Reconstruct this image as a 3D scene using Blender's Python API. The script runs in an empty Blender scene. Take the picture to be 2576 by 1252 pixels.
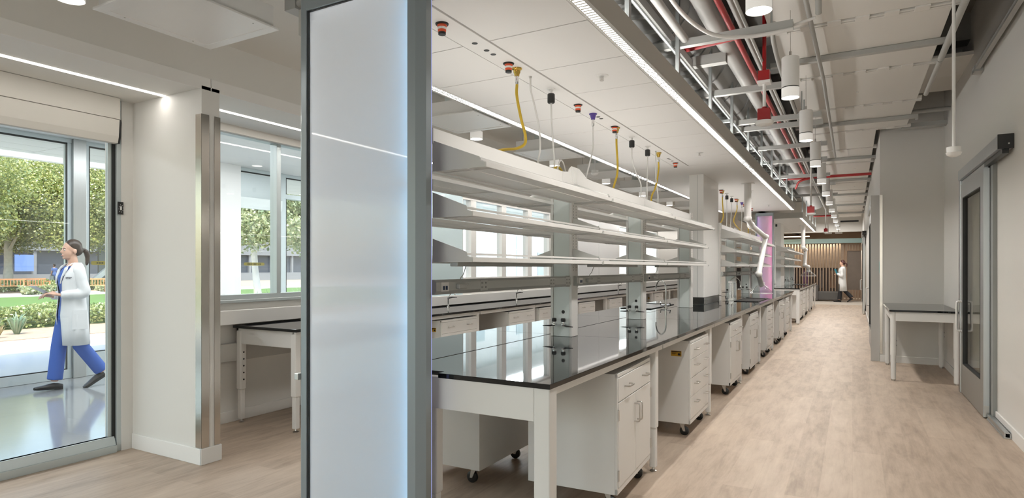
import bpy, math, random
import numpy as np
from mathutils import Vector, Matrix
random.seed(7)
rng = np.random.default_rng(11)
PI = math.pi
SC = bpy.context.scene
COL = SC.collection

# ------------------------------------------------------------------ materials
MATS = {}
def nodes_of(name):
    m = bpy.data.materials.new(name); m.use_nodes = True
    nt = m.node_tree; nt.nodes.clear()
    out = nt.nodes.new('ShaderNodeOutputMaterial')
    MATS[name] = m
    return m, nt, out
def pbr(name, col, rough=0.5, metal=0.0, spec=0.5, ior=1.5, coat=0.0, noise=0.0, nscale=6.0, bump=0.0, bscale=60.0, emit=None, estr=0.0, sheen=0.0):
    m, nt, out = nodes_of(name)
    b = nt.nodes.new('ShaderNodeBsdfPrincipled')
    nt.links.new(b.outputs[0], out.inputs[0])
    b.inputs['Base Color'].default_value = (*col, 1)
    b.inputs['Roughness'].default_value = rough
    b.inputs['Metallic'].default_value = metal
    b.inputs['IOR'].default_value = ior
    b.inputs['Specular IOR Level'].default_value = spec
    if coat: b.inputs['Coat Weight'].default_value = coat; b.inputs['Coat Roughness'].default_value = 0.05
    if emit: b.inputs['Emission Color'].default_value = (*emit, 1); b.inputs['Emission Strength'].default_value = estr
    if noise or bump:
        tc = nt.nodes.new('ShaderNodeTexCoord')
        n = nt.nodes.new('ShaderNodeTexNoise'); n.inputs['Scale'].default_value = nscale; n.inputs['Detail'].default_value = 4
        nt.links.new(tc.outputs['Object'], n.inputs['Vector'])
        if noise:
            mx = nt.nodes.new('ShaderNodeMix'); mx.data_type = 'RGBA'
            mx.inputs[6].default_value = (*[max(0, c*(1-noise)) for c in col], 1)
            mx.inputs[7].default_value = (*[min(1, c*(1+noise)) for c in col], 1)
            nt.links.new(n.outputs[0], mx.inputs[0]); nt.links.new(mx.outputs[2], b.inputs['Base Color'])
        if bump:
            n2 = nt.nodes.new('ShaderNodeTexNoise'); n2.inputs['Scale'].default_value = bscale; n2.inputs['Detail'].default_value = 3
            nt.links.new(tc.outputs['Object'], n2.inputs['Vector'])
            bp = nt.nodes.new('ShaderNodeBump'); bp.inputs['Strength'].default_value = bump; bp.inputs['Distance'].default_value = 0.01
            nt.links.new(n2.outputs[0], bp.inputs['Height']); nt.links.new(bp.outputs[0], b.inputs['Normal'])
    return m
def emitter(name, col, s):
    m, nt, out = nodes_of(name)
    e = nt.nodes.new('ShaderNodeEmission'); e.inputs[0].default_value = (*col, 1); e.inputs[1].default_value = s
    nt.links.new(e.outputs[0], out.inputs[0]); return m
def glass(name, tint=(0.965, 0.98, 0.98), refl=1.0, rough=0.0):
    m, nt, out = nodes_of(name)
    t = nt.nodes.new('ShaderNodeBsdfTransparent'); t.inputs[0].default_value = (*tint, 1)
    g = nt.nodes.new('ShaderNodeBsdfGlossy'); g.inputs['Roughness'].default_value = rough
    lw = nt.nodes.new('ShaderNodeLayerWeight'); lw.inputs[0].default_value = 0.5
    pw = nt.nodes.new('ShaderNodeMath'); pw.operation = 'POWER'; pw.inputs[1].default_value = 5.0
    fr = nt.nodes.new('ShaderNodeMath'); fr.operation = 'MULTIPLY_ADD'; fr.inputs[1].default_value = 0.9; fr.inputs[2].default_value = 0.035
    nt.links.new(lw.outputs['Facing'], pw.inputs[0]); nt.links.new(pw.outputs[0], fr.inputs[0])
    mu = nt.nodes.new('ShaderNodeMath'); mu.operation = 'MULTIPLY'; mu.inputs[1].default_value = refl
    mx = nt.nodes.new('ShaderNodeMixShader')
    nt.links.new(fr.outputs[0], mu.inputs[0]); nt.links.new(mu.outputs[0], mx.inputs[0])
    nt.links.new(t.outputs[0], mx.inputs[1]); nt.links.new(g.outputs[0], mx.inputs[2]); nt.links.new(mx.outputs[0], out.inputs[0])
    return m
def brushed(name, col, rough=0.28, axis=2):
    m, nt, out = nodes_of(name)
    b = nt.nodes.new('ShaderNodeBsdfPrincipled'); nt.links.new(b.outputs[0], out.inputs[0])
    b.inputs['Metallic'].default_value = 1; b.inputs['Roughness'].default_value = rough
    tc = nt.nodes.new('ShaderNodeTexCoord'); mp = nt.nodes.new('ShaderNodeMapping')
    sc = [120, 120, 120]; sc[axis] = 1.5; mp.inputs['Scale'].default_value = sc
    n = nt.nodes.new('ShaderNodeTexNoise'); n.inputs['Scale'].default_value = 3
    cr = nt.nodes.new('ShaderNodeMix'); cr.data_type = 'RGBA'
    cr.inputs[6].default_value = (*[c*0.85 for c in col], 1); cr.inputs[7].default_value = (*col, 1)
    nt.links.new(tc.outputs['Object'], mp.inputs[0]); nt.links.new(mp.outputs[0], n.inputs['Vector'])
    nt.links.new(n.outputs[0], cr.inputs[0]); nt.links.new(cr.outputs[2], b.inputs['Base Color'])
    return m
def leafmat(name, ca, cb, trans=0.35):
    m, nt, out = nodes_of(name)
    geo = nt.nodes.new('ShaderNodeNewGeometry')
    mx = nt.nodes.new('ShaderNodeMix'); mx.data_type = 'RGBA'
    mx.inputs[6].default_value = (*ca, 1); mx.inputs[7].default_value = (*cb, 1)
    nt.links.new(geo.outputs['Random Per Island'], mx.inputs[0])
    d = nt.nodes.new('ShaderNodeBsdfDiffuse'); t = nt.nodes.new('ShaderNodeBsdfTranslucent'); ms = nt.nodes.new('ShaderNodeMixShader')
    ms.inputs[0].default_value = trans
    g = nt.nodes.new('ShaderNodeBsdfGlossy'); g.inputs['Roughness'].default_value = 0.35
    m2 = nt.nodes.new('ShaderNodeMixShader'); m2.inputs[0].default_value = 0.12
    nt.links.new(mx.outputs[2], d.inputs[0]); nt.links.new(mx.outputs[2], t.inputs[0])
    nt.links.new(d.outputs[0], ms.inputs[1]); nt.links.new(t.outputs[0], ms.inputs[2])
    nt.links.new(ms.outputs[0], m2.inputs[1]); nt.links.new(g.outputs[0], m2.inputs[2]); nt.links.new(m2.outputs[0], out.inputs[0])
    return m

WALL = pbr('wall_paint', (0.77, 0.757, 0.725), 0.6, bump=0.03, bscale=250)
WALLG = pbr('grey_gypsum', (0.74, 0.725, 0.685), 0.7, bump=0.02, bscale=200)
SOFF = pbr('soffit_paint', (0.85, 0.84, 0.81), 0.6)
WHITE = pbr('white_powder_coat', (0.86, 0.85, 0.83), 0.32)
WHITEM = pbr('white_matte', (0.86, 0.85, 0.825), 0.6)
TILE = pbr('cloud_tile', (0.90, 0.89, 0.875), 0.55, noise=0.01, nscale=3)
BRKT = pbr('bracket_shaded_white', (0.66, 0.66, 0.64), 0.35)  # white metal, its colour darkened for the shade on the brackets
GREYP = pbr('grey_powder_coat', (0.52, 0.53, 0.51), 0.4)
FASC = pbr('fascia_paint', (0.47, 0.46, 0.425), 0.5)
COOL = pbr('cool_grey_panel', (0.80, 0.86, 0.85), 0.28)
BLUEP = pbr('cool_light_tint', (0.66, 0.80, 0.84), 0.08, coat=0.5)  # blue of the light on the white pier, put into the colour
BLACK = pbr('black_epoxy_resin', (0.010, 0.011, 0.012), 0.03, spec=0.5, ior=1.55)
BLACKP = pbr('black_plastic', (0.012, 0.012, 0.012), 0.35)
RUB = pbr('dark_gasket', (0.02, 0.022, 0.022), 0.6)
CHROME = pbr('chrome', (0.75, 0.75, 0.75), 0.08, metal=1)
NICKEL = pbr('satin_nickel', (0.60, 0.58, 0.55), 0.3, metal=1)
STEELV = brushed('brushed_stainless', (0.62, 0.58, 0.53), 0.22, 2)
ALU = brushed('brushed_aluminium', (0.60, 0.63, 0.64), 0.35, 2)
ALUP = pbr('anodised_frame', (0.56, 0.62, 0.63), 0.38, metal=0.35)
FRAMEB = pbr('panel_frame_blue_grey', (0.31, 0.355, 0.38), 0.38, metal=0.4)
GLASS = glass('clear_glass')
GLASSD = glass('door_glass', (0.80, 0.80, 0.76))
CLEAR = glass('clear_plastic', (0.94, 0.95, 0.96), 2.2)
RED = pbr('signal_red', (0.33, 0.008, 0.010), 0.4)
REDP = pbr('sprinkler_pipe_red', (0.34, 0.018, 0.02), 0.45)
ORANGE = pbr('gas_orange', (0.75, 0.10, 0.03), 0.4)
BRASS = pbr('brass', (0.62, 0.42, 0.10), 0.25, metal=1)
YELLOW = pbr('yellow_hose', (0.62, 0.42, 0.035), 0.45)
PURPLE = pbr('vacuum_purple', (0.10, 0.06, 0.30), 0.4)
CORD = pbr('white_cord', (0.75, 0.74, 0.72), 0.45)
PIPE = pbr('pipe_paint', (0.42, 0.425, 0.41), 0.5)
DUCT = pbr('duct_paint', (0.36, 0.365, 0.36), 0.55, noise=0.06, nscale=4)
STRUT = pbr('galvanised_strut', (0.42, 0.45, 0.45), 0.42, metal=0.6)
DARK = pbr('plenum_dark', (0.24, 0.235, 0.22), 0.8)
DECK = pbr('deck_panel_white', (0.80, 0.785, 0.75), 0.55)
LABELY = pbr('warning_label_gold', (0.60, 0.33, 0.02), 0.5)
TEAL = pbr('teal_beam_paint', (0.33, 0.47, 0.46), 0.5)
WOODS = pbr('slat_wood', (0.31, 0.225, 0.16), 0.5, noise=0.18, nscale=14)
WOODB = pbr('warm_back_wall', (0.34, 0.25, 0.19), 0.7, noise=0.2, nscale=2)
COUCH = pbr('charcoal_upholstery', (0.105, 0.10, 0.095), 0.85, bump=0.2, bscale=300)
LAMP = emitter('lamp_diffuser', (1.0, 0.93, 0.82), 14.0)
LEDW = emitter('led_strip_white', (1.0, 0.95, 0.87), 9.0)
LEDSLOT = emitter('slot_lens', (1.0, 0.95, 0.88), 2.2)
LEDB = emitter('led_blue', (0.25, 0.62, 1.0), 9.0)
LEDPK = emitter('led_pink', (1.0, 0.16, 0.45), 10.0)
LEDPU = emitter('led_purple', (0.62, 0.36, 1.0), 5.0)
SCREEN = emitter('tablet_screen', (0.7, 0.78, 0.85), 0.5)

# wood-look vinyl plank floor, planks run along the corridor
def make_floor_mat():
    m, nt, out = nodes_of('vinyl_plank')
    N = nt.nodes.new; L = nt.links.new
    b = N('ShaderNodeBsdfPrincipled'); L(b.outputs[0], out.inputs[0])
    tc = N('ShaderNodeTexCoord'); mp = N('ShaderNodeMapping'); mp.inputs['Rotation'].default_value = (0, 0, PI/2)
    L(tc.outputs['Object'], mp.inputs[0])
    br = N('ShaderNodeTexBrick'); br.offset = 0.37; br.offset_frequency = 2
    br.inputs['Color1'].default_value = (0.0, 0, 0, 1); br.inputs['Color2'].default_value = (1, 1, 1, 1); br.inputs['Mortar'].default_value = (0.35, 0.35, 0.35, 1)
    br.inputs['Scale'].default_value = 1.0; br.inputs['Mortar Size'].default_value = 0.0016; br.inputs['Bias'].default_value = 0.0
    br.inputs['Brick Width'].default_value = 1.22; br.inputs['Row Height'].default_value = 0.184
    L(mp.outputs[0], br.inputs['Vector'])
    # broad per-plank tone + stretched grain
    m2 = N('ShaderNodeMapping'); m2.inputs['Scale'].default_value = (6.5, 1.25, 1); L(tc.outputs['Object'], m2.inputs[0])
    n1 = N('ShaderNodeTexNoise'); n1.inputs['Scale'].default_value = 1.7; n1.inputs['Detail'].default_value = 6; n1.inputs['Roughness'].default_value = 0.65; n1.inputs['Distortion'].default_value = 0.25
    L(m2.outputs[0], n1.inputs['Vector'])
    m3 = N('ShaderNodeMapping'); m3.inputs['Scale'].default_value = (38.0, 2.2, 1); L(tc.outputs['Object'], m3.inputs[0])
    n2 = N('ShaderNodeTexNoise'); n2.inputs['Scale'].default_value = 1.6; n2.inputs['Detail'].default_value = 5; n2.inputs['Distortion'].default_value = 0.6
    L(m3.outputs[0], n2.inputs['Vector'])
    cr = N('ShaderNodeValToRGB')
    cr.color_ramp.elements[0].position = 0.22; cr.color_ramp.elements[0].color = (0.32, 0.245, 0.187, 1)
    cr.color_ramp.elements[1].position = 0.80; cr.color_ramp.elements[1].color = (0.57, 0.465, 0.37, 1)
    e = cr.color_ramp.elements.new(0.52); e.color = (0.475, 0.378, 0.295, 1)
    add = N('ShaderNodeMath'); add.operation = 'MULTIPLY_ADD'; add.inputs[1].default_value = 0.20; add.inputs[2].default_value = -0.10
    L(br.outputs['Fac'], add.inputs[0])
    bw = N('ShaderNodeRGBToBW'); L(br.outputs['Color'], bw.inputs[0]); L(bw.outputs[0], add.inputs[0])
    s1 = N('ShaderNodeMath'); s1.operation = 'ADD'; L(n1.outputs[0], s1.inputs[0]); L(add.outputs[0], s1.inputs[1])
    s2 = N('ShaderNodeMath'); s2.operation = 'MULTIPLY_ADD'; s2.inputs[1].default_value = 0.22; L(n2.outputs[0], s2.inputs[0])
    s3 = N('ShaderNodeMath'); s3.operation = 'SUBTRACT'; s3.inputs[1].default_value = 0.11; L(s1.outputs[0], s3.inputs[0])
    L(s3.outputs[0], s2.inputs[2]); L(s2.outputs[0], cr.inputs[0]); L(cr.outputs[0], b.inputs['Base Color'])
    b.inputs['Roughness'].default_value = 0.48; b.inputs['Specular IOR Level'].default_value = 0.35
    bp = N('ShaderNodeBump'); bp.inputs['Strength'].default_value = 0.12; bp.inputs['Distance'].default_value = 0.003
    L(n2.outputs[0], bp.inputs['Height']); L(bp.outputs[0], b.inputs['Normal'])
    return m
FLOOR = make_floor_mat()
CONC = pbr('polished_concrete', (0.30, 0.315, 0.325), 0.10, spec=0.6, noise=0.12, nscale=1.6)
PAVE = pbr('pavement_concrete', (0.62, 0.60, 0.57), 0.8, noise=0.06, nscale=2)
MULCH = pbr('mulch', (0.36, 0.27, 0.19), 0.95, noise=0.4, nscale=9, bump=0.5, bscale=40)
LAWN = pbr('lawn_green', (0.085, 0.155, 0.03), 0.95, noise=0.25, nscale=0.7, bump=0.4, bscale=60)
LEAF1 = leafmat('leaf_sunny', (0.13, 0.21, 0.04), (0.62, 0.60, 0.20))
LEAF2 = leafmat('leaf_pale', (0.16, 0.24, 0.08), (0.62, 0.62, 0.34))
LEAFH = leafmat('hedge_leaf', (0.14, 0.22, 0.05), (0.52, 0.56, 0.20))
LEAFA = leafmat('agave_leaf', (0.16, 0.26, 0.15), (0.40, 0.50, 0.30))
BARK = pbr('bark_pale', (0.55, 0.50, 0.43), 0.9, noise=0.25, nscale=6)
CHAIRW = pbr('teak', (0.55, 0.26, 0.11), 0.6)
BLDG = pbr('building_grey', (0.20, 0.21, 0.22), 0.7)
BLDGD = pbr('building_glass_dark', (0.07, 0.08, 0.10), 0.2)
BANNER = pbr('banner_blue', (0.14, 0.24, 0.55), 0.6)

# ------------------------------------------------------------------ mesh builder
class MB:
    def __init__(s): s.v = []; s.f = []; s.sm = []
    def quad(s, pts, smooth=False):
        n = len(s.v); s.v += [tuple(p) for p in pts]; s.f.append(tuple(range(n, n+len(pts)))); s.sm.append(smooth); return s
    def box(s, x0, x1, y0, y1, z0, z1):
        if x0 > x1: x0, x1 = x1, x0
        if y0 > y1: y0, y1 = y1, y0
        if z0 > z1: z0, z1 = z1, z0
        n = len(s.v)
        s.v += [(x0,y0,z0),(x1,y0,z0),(x1,y1,z0),(x0,y1,z0),(x0,y0,z1),(x1,y0,z1),(x1,y1,z1),(x0,y1,z1)]
        for q in ((0,3,2,1),(4,5,6,7),(0,1,5,4),(1,2,6,5),(2,3,7,6),(3,0,4,7)):
            s.f.append(tuple(n+i for i in q)); s.sm.append(False)
        return s
    def prism(s, poly, axis, a, b):
        # poly: 2-D points; axis 'x','y','z': extrusion axis; poly axes are the other two in order
        def P(p, t):
            if axis == 'x': return (t, p[0], p[1])
            if axis == 'y': return (p[0], t, p[1])
            return (p[0], p[1], t)
        n = len(s.v); k = len(poly)
        s.v += [P(p, a) for p in poly] + [P(p, b) for p in poly]
        s.f.append(tuple(range(n, n+k))[::-1]); s.sm.append(False)
        s.f.append(tuple(range(n+k, n+2*k))); s.sm.append(False)
        for i in range(k):
            j = (i+1) % k
            s.f.append((n+i, n+j, n+k+j, n+k+i)); s.sm.append(False)
        return s
    def bar(s, p, q, w, h=None, up=(0, 0, 1)):
        # rectangular bar between two points
        h = h or w
        p = Vector(p); q = Vector(q); d = (q-p).normalized(); u = Vector(up)
        if abs(d.dot(u)) > 0.98: u = Vector((1, 0, 0))
        r = d.cross(u).normalized(); u = r.cross(d).normalized()
        n = len(s.v)
        for c in (p, q):
            for a, b in ((-1,-1),(1,-1),(1,1),(-1,1)):
                s.v.append(tuple(c + r*(a*w/2) + u*(b*h/2)))
        for qd in ((3,2,1,0),(4,5,6,7),(0,1,5,4),(1,2,6,5),(2,3,7,6),(3,0,4,7)):
            s.f.append(tuple(n+i for i in qd)); s.sm.append(False)
        return s
    def tube(s, pts, r, seg=10, cap=True, flat=1.0):
        pts = [Vector(p) for p in pts]
        rs = r if isinstance(r, (list, tuple)) else [r]*len(pts)
        t0 = (pts[1]-pts[0]).normalized(); ref = Vector((0, 0, 1)) if abs(t0.z) < 0.9 else Vector((1, 0, 0))
        nrm = t0.cross(ref).normalized(); base = len(s.v); prev = t0
        for i, p in enumerate(pts):
            if i == 0: t = t0
            elif i == len(pts)-1: t = (pts[i]-pts[i-1]).normalized()
            else:
                t = (pts[i+1]-pts[i-1])
                t = t.normalized() if t.length > 1e-9 else prev
            nrm = (nrm - t*nrm.dot(t))
            nrm = nrm.normalized() if nrm.length > 1e-6 else t.orthogonal().normalized()
            bn = t.cross(nrm); prev = t
            for k in range(seg):
                a = 2*PI*k/seg
                s.v.append(tuple(p + nrm*(math.cos(a)*rs[i]) + bn*(math.sin(a)*rs[i]*flat)))
        for i in range(len(pts)-1):
            for k in range(seg):
                k2 = (k+1) % seg; a = base+i*seg; b = a+seg
                s.f.append((a+k, a+k2, b+k2, b+k)); s.sm.append(True)
        if cap:
            s.f.append(tuple(base+k for k in range(seg))[::-1]); s.sm.append(False)
            e = base+(len(pts)-1)*seg
            s.f.append(tuple(e+k for k in range(seg))); s.sm.append(False)
        return s
    def cyl(s, p, q, r, seg=16, r2=None): return s.tube([p, q], [r, r if r2 is None else r2], seg)
    def lathe(s, prof, c, seg=20, axis='z'):
        base = len(s.v); c = Vector(c)
        for (r, h) in prof:
            for k in range(seg):
                a = 2*PI*k/seg; x, y = math.cos(a)*r, math.sin(a)*r
                v = {'z': (x, y, h), 'x': (h, x, y), 'y': (y, h, x)}[axis]
                s.v.append(tuple(c+Vector(v)))
        for i in range(len(prof)-1):
            for k in range(seg):
                k2 = (k+1) % seg; a = base+i*seg; b = a+seg
                s.f.append((a+k, a+k2, b+k2, b+k)); s.sm.append(True)
        s.f.append(tuple(base+k for k in range(seg))[::-1]); s.sm.append(False)
        e = base+(len(prof)-1)*seg
        s.f.append(tuple(e+k for k in range(seg))); s.sm.append(False)
        return s
    def ell(s, c, rx, ry, rz, seg=20, rings=12, rot=None):
        base = len(s.v); c = Vector(c)
        for i in range(rings+1):
            th = PI*i/rings
            for k in range(seg):
                a = 2*PI*k/seg
                v = Vector((rx*math.sin(th)*math.cos(a), ry*math.sin(th)*math.sin(a), rz*math.cos(th)))
                if rot is not None: v = rot @ v
                s.v.append(tuple(c+v))
        for i in range(rings):
            for k in range(seg):
                k2 = (k+1) % seg; a = base+i*seg; b = a+seg
                s.f.append((a+k, b+k, b+k2, a+k2)); s.sm.append(True)
        return s
    def loft(s, rings, closed=True, cap=True, smooth=True):
        # rings: lists of points, equal length
        base = len(s.v); k = len(rings[0])
        for r in rings: s.v += [tuple(p) for p in r]
        for i in range(len(rings)-1):
            for j in range(k if closed else k-1):
                j2 = (j+1) % k; a = base+i*k; b = a+k
                s.f.append((a+j, a+j2, b+j2, b+j)); s.sm.append(smooth)
        if cap and closed:
            s.f.append(tuple(base+j for j in range(k))[::-1]); s.sm.append(smooth)
            e = base+(len(rings)-1)*k
            s.f.append(tuple(e+j for j in range(k))); s.sm.append(smooth)
        return s
    def rot(s, ang, c=(0, 0)):
        ca, sa = math.cos(ang), math.sin(ang)
        s.v = [(c[0]+(x-c[0])*ca-(y-c[1])*sa, c[1]+(x-c[0])*sa+(y-c[1])*ca, z) for x, y, z in s.v]; return s
    def build(s, name, mat, parent=None, bevel=0.0, world=True, seg=2):
        off = Vector((0, 0, 0))
        if parent is not None and world: off = Vector(parent['_o'])
        me = bpy.data.meshes.new(name)
        me.from_pydata([(x-off.x, y-off.y, z-off.z) for x, y, z in s.v], [], s.f)
        me.polygons.foreach_set('use_smooth', s.sm)
        me.materials.append(mat); me.validate()
        if any(s.sm): me.set_sharp_from_angle(angle=math.radians(40))
        o = bpy.data.objects.new(name, me); COL.objects.link(o)
        if parent is not None: o.parent = parent; o['_o'] = parent['_o']
        else: o['_o'] = (0.0, 0.0, 0.0)
        if bevel:
            b = o.modifiers.new('Bevel', 'BEVEL'); b.width = bevel; b.segments = seg; b.limit_method = 'ANGLE'; b.angle_limit = math.radians(50)
        return o

def tag(o, label, cat, group=None):
    o['label'] = label; o['category'] = cat
    if group: o['group'] = group
    return o
def thing(name, label, cat, loc=(0, 0, 0), group=None):
    o = bpy.data.objects.new(name, None); o.empty_display_size = 0.1; COL.objects.link(o)
    o.location = loc; o['_o'] = tuple(float(c) for c in loc)
    return tag(o, label, cat, group)
def single(mb, name, mat, label, cat, group=None, loc=None, bevel=0.0):
    # a thing that is one mesh, origin at its base
    if loc is None:
        xs = np.array(mb.v); lo = xs.min(0); hi = xs.max(0); loc = ((lo[0]+hi[0])/2, (lo[1]+hi[1])/2, lo[2])
    mb.v = [(x-loc[0], y-loc[1], z-loc[2]) for x, y, z in mb.v]
    o = mb.build(name, mat, None, bevel); o.location = loc; o['_o'] = tuple(float(c) for c in loc)
    return tag(o, label, cat, group)
def struct(mb, name, mat, parent=None, bevel=0.0):
    o = mb.build(name, mat, parent, bevel)
    if parent is None: o['kind'] = 'structure'
    return o
def sroot(name, loc=(0, 0, 0)):
    o = bpy.data.objects.new(name, None); COL.objects.link(o); o.location = loc; o['_o'] = tuple(float(c) for c in loc); o['kind'] = 'structure'
    return o
def dup(root, loc, label=None, group=None, rz=None):
    # copies a thing with its parts and sub-parts
    r = root.copy(); COL.objects.link(r); r.location = loc
    if rz is not None: r.rotation_euler = (0, 0, rz)
    if label: r['label'] = label
    if group: r['group'] = group
    for ch in list(root.children):
        c = ch.copy(); COL.objects.link(c); c.parent = r
        for g in list(ch.children):
            d = g.copy(); COL.objects.link(d); d.parent = c
    return r
def spline(pts, n=10):
    # Catmull-Rom through points
    P = [Vector(p) for p in pts]; P = [P[0]*2-P[1]] + P + [P[-1]*2-P[-2]]; out = []
    for i in range(1, len(P)-2):
        for k in range(n):
            t = k/n; a, b, c, d = P[i-1], P[i], P[i+1], P[i+2]
            out.append(0.5*((2*b)+(c-a)*t+(2*a-5*b+4*c-d)*t*t+(3*b-a-3*c+d)*t**3))
    out.append(P[-2]); return out
def area(name, loc, sx, sy, power, col=(1, 0.94, 0.86), rot=(0, 0, 0), shape='RECTANGLE', spread=PI, parent=None):
    l = bpy.data.lights.new(name, 'AREA'); l.shape = shape; l.size = sx; l.size_y = sy; l.energy = power; l.color = col; l.spread = spread
    o = bpy.data.objects.new(name, l); COL.objects.link(o); o.location = loc; o.rotation_euler = rot
    return o
ORD = ['first', 'second', 'third', 'fourth', 'fifth', 'sixth', 'seventh', 'eighth', 'ninth', 'tenth', 'eleventh', 'twelfth', 'thirteenth', 'fourteenth']
# ------------------------------------------------------------------ the setting
XW = -4.95      # window wall of the lab
XO = -8.75      # outer glazing of the lobby
struct(MB().box(XW, 1.30, -6, 34, -0.12, 0), 'floor', FLOOR)
struct(MB().box(XO, XW, -8, 34, -0.12, -0.002), 'lobby_floor', CONC)
struct(MB().box(XO-0.3, 1.5, -8, 34, 4.25, 4.45), 'ceiling', DARK)
struct(MB().box(1.15, 1.35, -6, 10.68, 0, 4.25), 'wall_right', WALL)
struct(MB().box(0.36, 1.35, 10.67, 10.87, 0, 4.25), 'recess_wall', WALL)
struct(MB().box(0.36, 0.56, 10.87, 33, 0, 4.25), 'passage_wall', WALL)
struct(MB().box(XW, -4.4, -6.2, -6, 0, 4.25).box(0.7, 1.35, -6.2, -6, 0, 4.25).box(-4.4, 0.7, -6.2, -6, 0, 0.25).box(-4.4, 0.7, -6.2, -6, 3.55, 4.25), 'wall_back', WALL)
struct(MB().box(XW, 0.56, 33, 33.2, 0, 4.25), 'wall_front', WOODB)
m = MB().box(1.136, 1.15, -6, 10.67, 0, 0.10).box(0.36, 1.136, 10.656, 10.67, 0, 0.10).box(0.346, 0.36, 10.9, 33, 0, 0.10)
struct(m, 'baseboard_right', WHITEM, bevel=0.003)

# window wall: masonry around the openings, wing wall, soffit with bulkhead
m = MB()
m.box(XW-0.18, XW, -8, 34, 2.72, 4.25)                       # above the soffit line
m.box(XW-0.18, XW, 2.84, 5.05, 0, 1.11)                      # below the lab window
m.box(XW-0.18, XW, 5.05, 7.39, 0, 4.2)                       # pier
m.box(XW-0.18, XW, 7.39, 10.4, 0, 1.22)
m.box(XW-0.18, XW, 7.39, 10.4, 2.46, 2.75)
m.box(XW-0.18, XW, 10.4, 14.2, 0, 2.75)
m.box(XW-0.18, XW, 14.2, 17.6, 0, 1.22).box(XW-0.18, XW, 14.2, 17.6, 2.46, 2.75)
m.box(XW-0.18, XW, 17.6, 34, 0, 2.75)
m.box(XW-0.18, XW, -8, -3.0, 0, 2.75)
m.box(XW-0.18, XW+0.05, 2.615, 2.71, 0, 2.72)                # reveal beside the glass door
struct(m, 'wall_left', WALL)
struct(MB().box(XW, -4.04, 2.70, 2.84, 0, 2.70), 'wing_wall', WALL)
m = MB().box(-4.895, -4.03, 2.688, 2.70, 0, 0.115).box(-4.04, -4.028, 2.688, 2.852, 0, 0.115).box(XW, -4.04, 2.84, 2.852, 0, 0.115)
m.box(XW, XW+0.012, 2.84, 34, 0, 0.10)
struct(m, 'baseboard_left', WHITEM, bevel=0.003)
# stainless corner guards of the wing wall
m = MB().box(-4.105, -4.037, 2.696, 2.700, 0.118, 2.50).box(-4.040, -4.036, 2.696, 2.755, 0.118, 2.50)
g1 = struct(m, 'trim_1', STEELV)
struct(MB().box(-4.040, -4.036, 2.797, 2.844, 0.118, 2.50).box(-4.105, -4.04, 2.84, 2.844, 0.118, 2.50), 'trim_2', STEELV)
# soffit along the windows
s = sroot('soffit_ceiling')
struct(MB().box(XW, -4.055, -6, 2.698, 2.683, 2.72).box(XW, -4.055, 2.845, 34, 2.683, 2.72), 'soffit_board', SOFF, s)
struct(MB().box(-4.055, -4.04, -6, 2.772, 2.675, 2.765).box(-4.055, -4.04, 2.776, 34, 2.675, 2.765), 'bulkhead', WHITEM, s, bevel=0.002)
struct(MB().box(-4.055, -4.045, -6, 34, 2.765, 3.08), 'upstand', WALLG, s)
struct(MB().box(-4.05, -2.30, -6, 34, 3.05, 3.10), 'gypsum_ceiling', WALLG)
struct(MB().box(-2.42, -2.30, -6, 34, 3.05, 4.25), 'edge_ceiling', WALLG)

# cloud ceilings over the bench island
ZC = 2.70
def cloud(name, y0, y1, ytile, col_gap=None):
    r = sroot(name, (0, 0, 0))
    t = MB(); jt = [y0+0.004]
    y = 2.977 - 0.61*3
    while y < ytile: 
        if y > y0+0.02: jt.append(y)
        y += 0.61
    if ytile > y0: jt.append(ytile)
    for a, b in zip(jt[:-1], jt[1:]):
        t.box(-1.812, -1.212, a+0.004, b-0.004, ZC, ZC+0.018); t.box(-2.60, -1.996, a+0.004, b-0.004, ZC, ZC+0.018)
    yy = max(ytile, y0)
    if yy < y1-0.05: t.box(-2.60, -1.207, yy+0.003, y1-0.004, ZC-0.001, ZC+0.018)
    struct(t, 'tile_field', TILE, r, bevel=0.0015)
    # service rail with its pipe holes
    rl = MB().box(-1.985, -1.822, y0+0.003, min(y1, max(ytile, y0))-0.002 if ytile > y0 else y1, ZC-0.004, ZC+0.02)
    struct(rl, 'service_rail', TILE, r, bevel=0.002)
    # frame: fascias, slot housings, back
    f = MB().box(-1.135, -1.12, y0, y1, ZC, 2.842).box(-2.70, -2.685, y0, y1, ZC, 2.842)
    f.box(-2.685, -1.135, y0, y0+0.004, ZC, 2.842).box(-2.685, -1.135, y1-0.004, y1, ZC, 2.842)
    struct(f, 'fascia', FASC, r)
    k = MB().box(-2.685, -1.135, y0+0.004, y1-0.004, 2.775, 2.842)
    k.box(-1.209, -1.2, y0+0.004, y1-0.004, ZC, 2.775).box(-2.612, -2.603, y0+0.004, y1-0.004, ZC, 2.775)
    struct(k, 'housing', WHITEM, r)
    return r
c1 = cloud('cloud_ceiling', 2.385, 14.90, 7.85)
c2 = cloud('cloud_ceiling', 17.35, 24.1, 17.0)
ho = MB()
for y in (2.957, 3.087, 3.164, 4.91, 4.98, 7.18, 7.25, 7.36): ho.cyl((-1.90, y, ZC-0.0055), (-1.90, y, ZC-0.003), 0.017, 14)
struct(ho, 'pipe_hole', BLACKP, c1)

# wooden-slat end of the passage: bulkhead, beam, pavement strip
struct(MB().box(-4.95, 0.36, 28.9, 29.1, 2.92, 4.25), 'bulkhead_wall', WALL)
struct(MB().box(-4.95, 0.36, 29.9, 30.05, 2.49, 2.69), 'beam_trim', TEAL)
struct(MB().box(-4.95, 0.36, 26.4, 33, 0, 0.004), 'landing_floor', pbr('landing_tile', (0.52, 0.47, 0.41), 0.4))

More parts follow.
